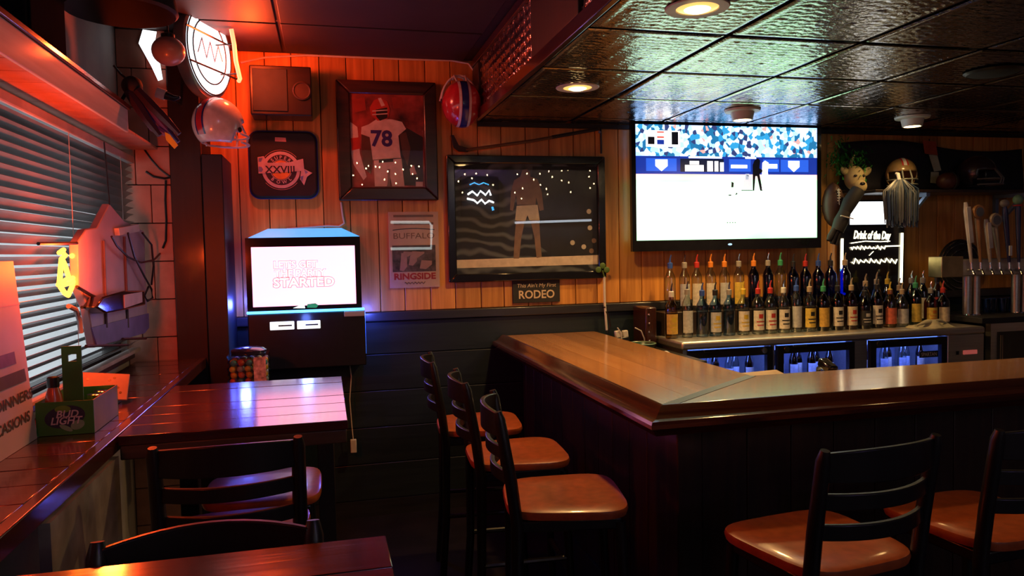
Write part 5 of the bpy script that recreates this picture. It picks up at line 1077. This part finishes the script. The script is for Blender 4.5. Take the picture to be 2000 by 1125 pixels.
ccx, ccz = (cx0+cx1)/2, (ZL+zt2)/2; yy = cy0-.0008
def ov(rx, rz, dx, dz, m, lay, name, a=0): cy_.w(name, MB().add([(ccx+dx+rx*math.cos(2*PI*i/24)*math.cos(a)-rz*math.sin(2*PI*i/24)*math.sin(a), yy-.0006*lay, ccz+dz+rx*math.cos(2*PI*i/24)*math.sin(a)+rz*math.sin(2*PI*i/24)*math.cos(a)) for i in range(24)], [tuple(range(24))]), m)
ov(.056, .034, 0, .004, ipm('carton_navy', (.01, .03, .06)), 0, 'logo_oval', .15); ov(.022, .011, -.005, .028, ipm('carton_lime', (.10, .30, .03)), 1, 'lime_print'); ov(.020, .014, .034, -.022, ipm('carton_lime_pale', (.16, .36, .2)), 1, 'lime_print', .4); ov(.02, .007, .002, -.03, ipm('carton_lime_pale', (.16, .36, .2)), 1, 'lime_print', -.5)
ml_ = ipm('carton_letters', (.45, .5, .5)); cy_.w('lettering', MB().text('BUD', .031, (ccx+.006, yy-.003, ccz+.012), width=.062, shear=.25, bold=.02), ml_); cy_.w('lettering', MB().text('LIGHT', .031, (ccx+.002, yy-.003, ccz-.008), width=.088, shear=.25, bold=.02), ml_)
p = at(108, 740, Y=cy0+.06); kb = Thing('ketchup_bottle', 'red ketchup bottle with a dark cap in the green carrier', 'bottle', (-.822, cy0+.055, ZL+.0035))
kb.l('bottle_body', MB().lathe([(.024, 0), (.027, .006), (.027, .075), (.022, .11), (.015, .135)], n=18), mm('ketchup_red', (.5, .09, .03), .3, coat=.4)); kb.l('cap', MB().lathe([(.017, .1355), (.017, .165), (.013, .168)], n=16), M['black'])
for k, (xx, yy_) in enumerate(((-.735, cy0+.17), (-.735, cy0+.235))):
    j = Thing('condiment_jar', ('short steel lidded condiment jar beside the carrier handle', 'short steel lidded condiment jar by the back of the carrier')[k], 'jar', (xx, yy_, ZL+.0035)); j.l('jar_body', MB().lathe([(.025, 0), (.026, .005), (.026, .075)], n=18), M['clear']); j.l('lid', MB().lathe([(.027, .0755), (.027, .088), (.024, .09)], n=18), M['chrome'])
q = at(190, 742, Z=ZL+.04); t = Thing('perforated_card', 'pale tilted card with small holes leaning behind the green carrier', 'card', (-.80, 3.0, ZL))
mtx = Matrix.Translation((0, 0, .062)) @ Euler((R(-38), R(8), R(12))).to_matrix().to_4x4()
t.l('card', MB().box(-.075, .085, -.004, .004, -.05, .06, mtx), mm('card_pale', (.24, .18, .16), .5), bev=.003)
for k, (a, b) in enumerate(((-.05, .03), (-.045, -.01), (-.01, -.02), (.02, .03), (.035, .04), (.05, .0), (.03, -.03), (.06, -.02))): t.l('hole', MB().lathe([(.005, -.0048), (.005, -.0042)], (a, 0, b), 8, 'y').add([], []), M['black']).matrix_local = mtx
t.l('stand', MB().box(-.05, .05, .0, .05, 0, .02), M['matte_black'])
# --- white sign leaning on the window
pX = lambda z: -.848-.055*(z-ZL)/.5
y0_, y1_, zt3 = 1.75, 2.495, 1.60
t = Thing('leaning_sign', 'white paper sign with dark printed lines leaning against the blind', 'sign', (-.87, 2.15, ZL))
t.w('board', MB().add([(pX(z)-dx, y, z) for dx in (0, .006) for y, z in ((y0_, ZL), (y1_, ZL), (y1_+.055, zt3), (y0_, zt3))], [(0, 1, 2, 3), (7, 6, 5, 4), (0, 4, 5, 1), (1, 5, 6, 2), (2, 6, 7, 3), (3, 7, 4, 0)]), mm('sign_paper', (.52, .49, .5), .5, var=.05), smooth=False)
ink = ipm('sign_ink', (.07, .08, .07)); inv = ipm('sign_ink_violet', (.16, .12, .4))
def line_(za, zb, ya_, yb_, m, name='printed_bar'): t.w(name, MB().add([(pX(z)+.0012, y, z) for y, z in ((ya_, za), (yb_, za), (yb_, zb), (ya_, zb))], [(0, 1, 2, 3)]), m)
line_(1.305, 1.34, 1.9, 2.44, inv)
def word(txt, z, ye, wd, m): t.w('lettering', MB().text(txt, .042, (pX(z)+.0016, ye-wd/2, z), face='x', width=wd, bold=.03), m)
line_(1.247, 1.283, 2.0, 2.49, ink); word('REHEARSAL DINNERS', 1.205, 2.515, .62, ink); word('ALL OCCASIONS', 1.145, 2.47, .44, ink)
line_(1.47, 1.474, 1.8, 2.54, mm('sign_fold', (.6, .4, .5), .5), 'fold_line')

# ================================================================== BEHIND THE CAMERA (seen reflected in the picture glass)
YRW = -2.62
def refl(px, py, Yg):
    g = at(px, py, Y=Yg); d = (g-CAM); d.y = -d.y; k = (YRW-g.y)/d.y; return g+d*k
sl_ = Thing('string_lights', 'warm string lights scattered over the rear wall', 'string lights', (3, -2.75, 2.0))
bl_ = [(820+a/2.164, 130+b/2.164) for a, b in ((165, 430), (188, 430), (270, 427), (143, 468), (163, 485), (190, 455), (220, 472), (238, 452), (285, 458), (310, 500), (180, 533), (468, 425), (412, 455), (453, 452), (435, 515), (402, 533), (430, 558), (508, 453), (545, 443), (482, 478), (510, 500), (535, 517), (540, 540), (560, 467), (600, 440), (625, 437), (600, 482), (630, 490), (638, 530), (672, 427), (720, 440), (715, 465), (748, 462), (736, 495), (720, 513), (752, 512))]
bp_ = [(640+a/4.02, 140+b/4.02) for a, b in ((230, 720), (320, 742), (300, 762), (375, 748), (405, 752), (470, 785), (430, 710), (530, 717), (445, 848), (535, 878), (590, 770), (655, 740), (715, 745), (665, 805), (700, 840), (200, 815), (270, 888), (530, 805))]
mbl = mm('string_bulb', (1, .8, .5), .4, emit=45., ecol=(1., .75, .38)); bm = MB().ell((0, 0, 0), (.011, .011, .014), 10, 8).mesh('bulb', mbl)
allp = [refl(px, py, WY-.026) for px, py in bl_+bp_]
for p in allp:
    o = bpy.data.objects.new('bulb', bm); COL.objects.link(o); o.parent = sl_.o; o.location = p-sl_.loc
allp.sort(key=lambda p: p.x); sl_.w('wire', MB().tube([Vector((p.x, YRW-.015, p.z)) for p in allp], .0025, 5), M['black'])
nr = Thing('rear_neon_sign', 'white and blue neon script sign on the rear wall', 'sign', tuple(refl(935, 400, WY-.026)))
wn, bn = mm('white_neon', (1, 1, 1), .4, emit=22., ecol=(.95, .98, 1.)), mm('blue_neon', (.1, .5, 1), .4, emit=16., ecol=(.05, .45, 1.))
def rt(name, pts, r, m): nr.w(name, MB().tube([refl(px, py, WY-.026)+Vector((0, .02, 0)) for px, py in pts], r, 8), m)
rt('neon_tube', ((913, 380), (922, 374), (932, 382), (938, 373), (948, 381), (955, 372), (958, 382)), .016, wn); rt('neon_tube', ((912, 388), (925, 391), (932, 397), (940, 390), (947, 398), (955, 392), (964, 396)), .016, wn); rt('neon_tube', ((917, 361), (926, 357), (935, 361), (944, 357), (954, 361)), .009, bn); rt('neon_tube', ((961, 404), (963, 411)), .018, bn)
nr.w('back_panel', MB().box(*(lambda a, b: (a.x-.05, b.x+.05, -2.79, YRW-.03, b.z-.05, a.z+.05))(refl(908, 350, WY-.026), refl(970, 416, WY-.026))), M['matte_black'], smooth=False)
point(nr.o, (0, .3, .75), 20, (.42, .26, 1.), .1)
lb_ = Thing('reflection_bar', 'added slim white glow bar on the rear wall for its reflection', 'reflection helper', tuple(refl(1080, 433, WY-.026))); lb_.w('tube', MB().tube([refl(1006, 435, WY-.026), refl(1155, 430, WY-.026)], .018, 8), mm('tube_white', (1, 1, 1), .4, emit=6., ecol=(.8, .9, 1.))); lb_.w('backing_rod', MB().tube([refl(1004, 435, WY-.026)+Vector((0, -.05, 0)), refl(1157, 430, WY-.026)+Vector((0, -.05, 0))], .025, 6), M['white'])  # added glowing bar, gives the print glass its bright bar reflection
fr_ = Thing('reflection_outline', 'added angular white glow outline on the rear wall for its reflection', 'reflection helper', tuple(refl(800, 485, WY-.017))); fr_.w('tube', MB().tube([refl(px, py, WY-.017) for px, py in ((763, 486), (842, 485), (843, 440), (838, 434), (763, 434))], .022, 8), mm('frame_white', (1, 1, 1), .4, emit=4., ecol=(.9, 1., .95))); fr_.w('backing_rod', MB().tube([refl(px, py, WY-.017)+Vector((0, -.06, 0)) for px, py in ((763, 486), (842, 485), (843, 440))], .02, 6), M['white'])  # added glowing outline, only there to draw the angular reflection on the poster glass
# second neon sign hanging in the same window, beside the camera
rn = Thing('red_neon_script', 'red neon script sign hanging in the window beside the leaning sign', 'sign', (-.90, 1.42, 1.45))
rn.l('back_panel', MB().box(-.012, 0, -.2, .2, -.05, .25), M['matte_black']); rn.l('neon_tube', MB().tube([(.03, -.17, .05), (.03, -.12, .17), (.03, -.07, .04), (.03, -.02, .17), (.03, .04, .04), (.03, .1, .17), (.03, .16, .06)], .008, 8), mr_)
rn.l('tube_stand', MB().tube([(0, -.1, .12), (.03, -.1, .12)], .003, 6).tube([(0, .1, .17), (.03, .1, .17)], .003, 6), M['black']); rn.l('hanging_chain', MB().tube([(-.006, -.15, .25), (-.006, -.15, .632)], .003, 6).tube([(-.006, .15, .25), (-.006, .15, .632)], .003, 6), M['black'])
point(rn.o, (.11, .02, .12), 4, (1., .05, .012), .06)
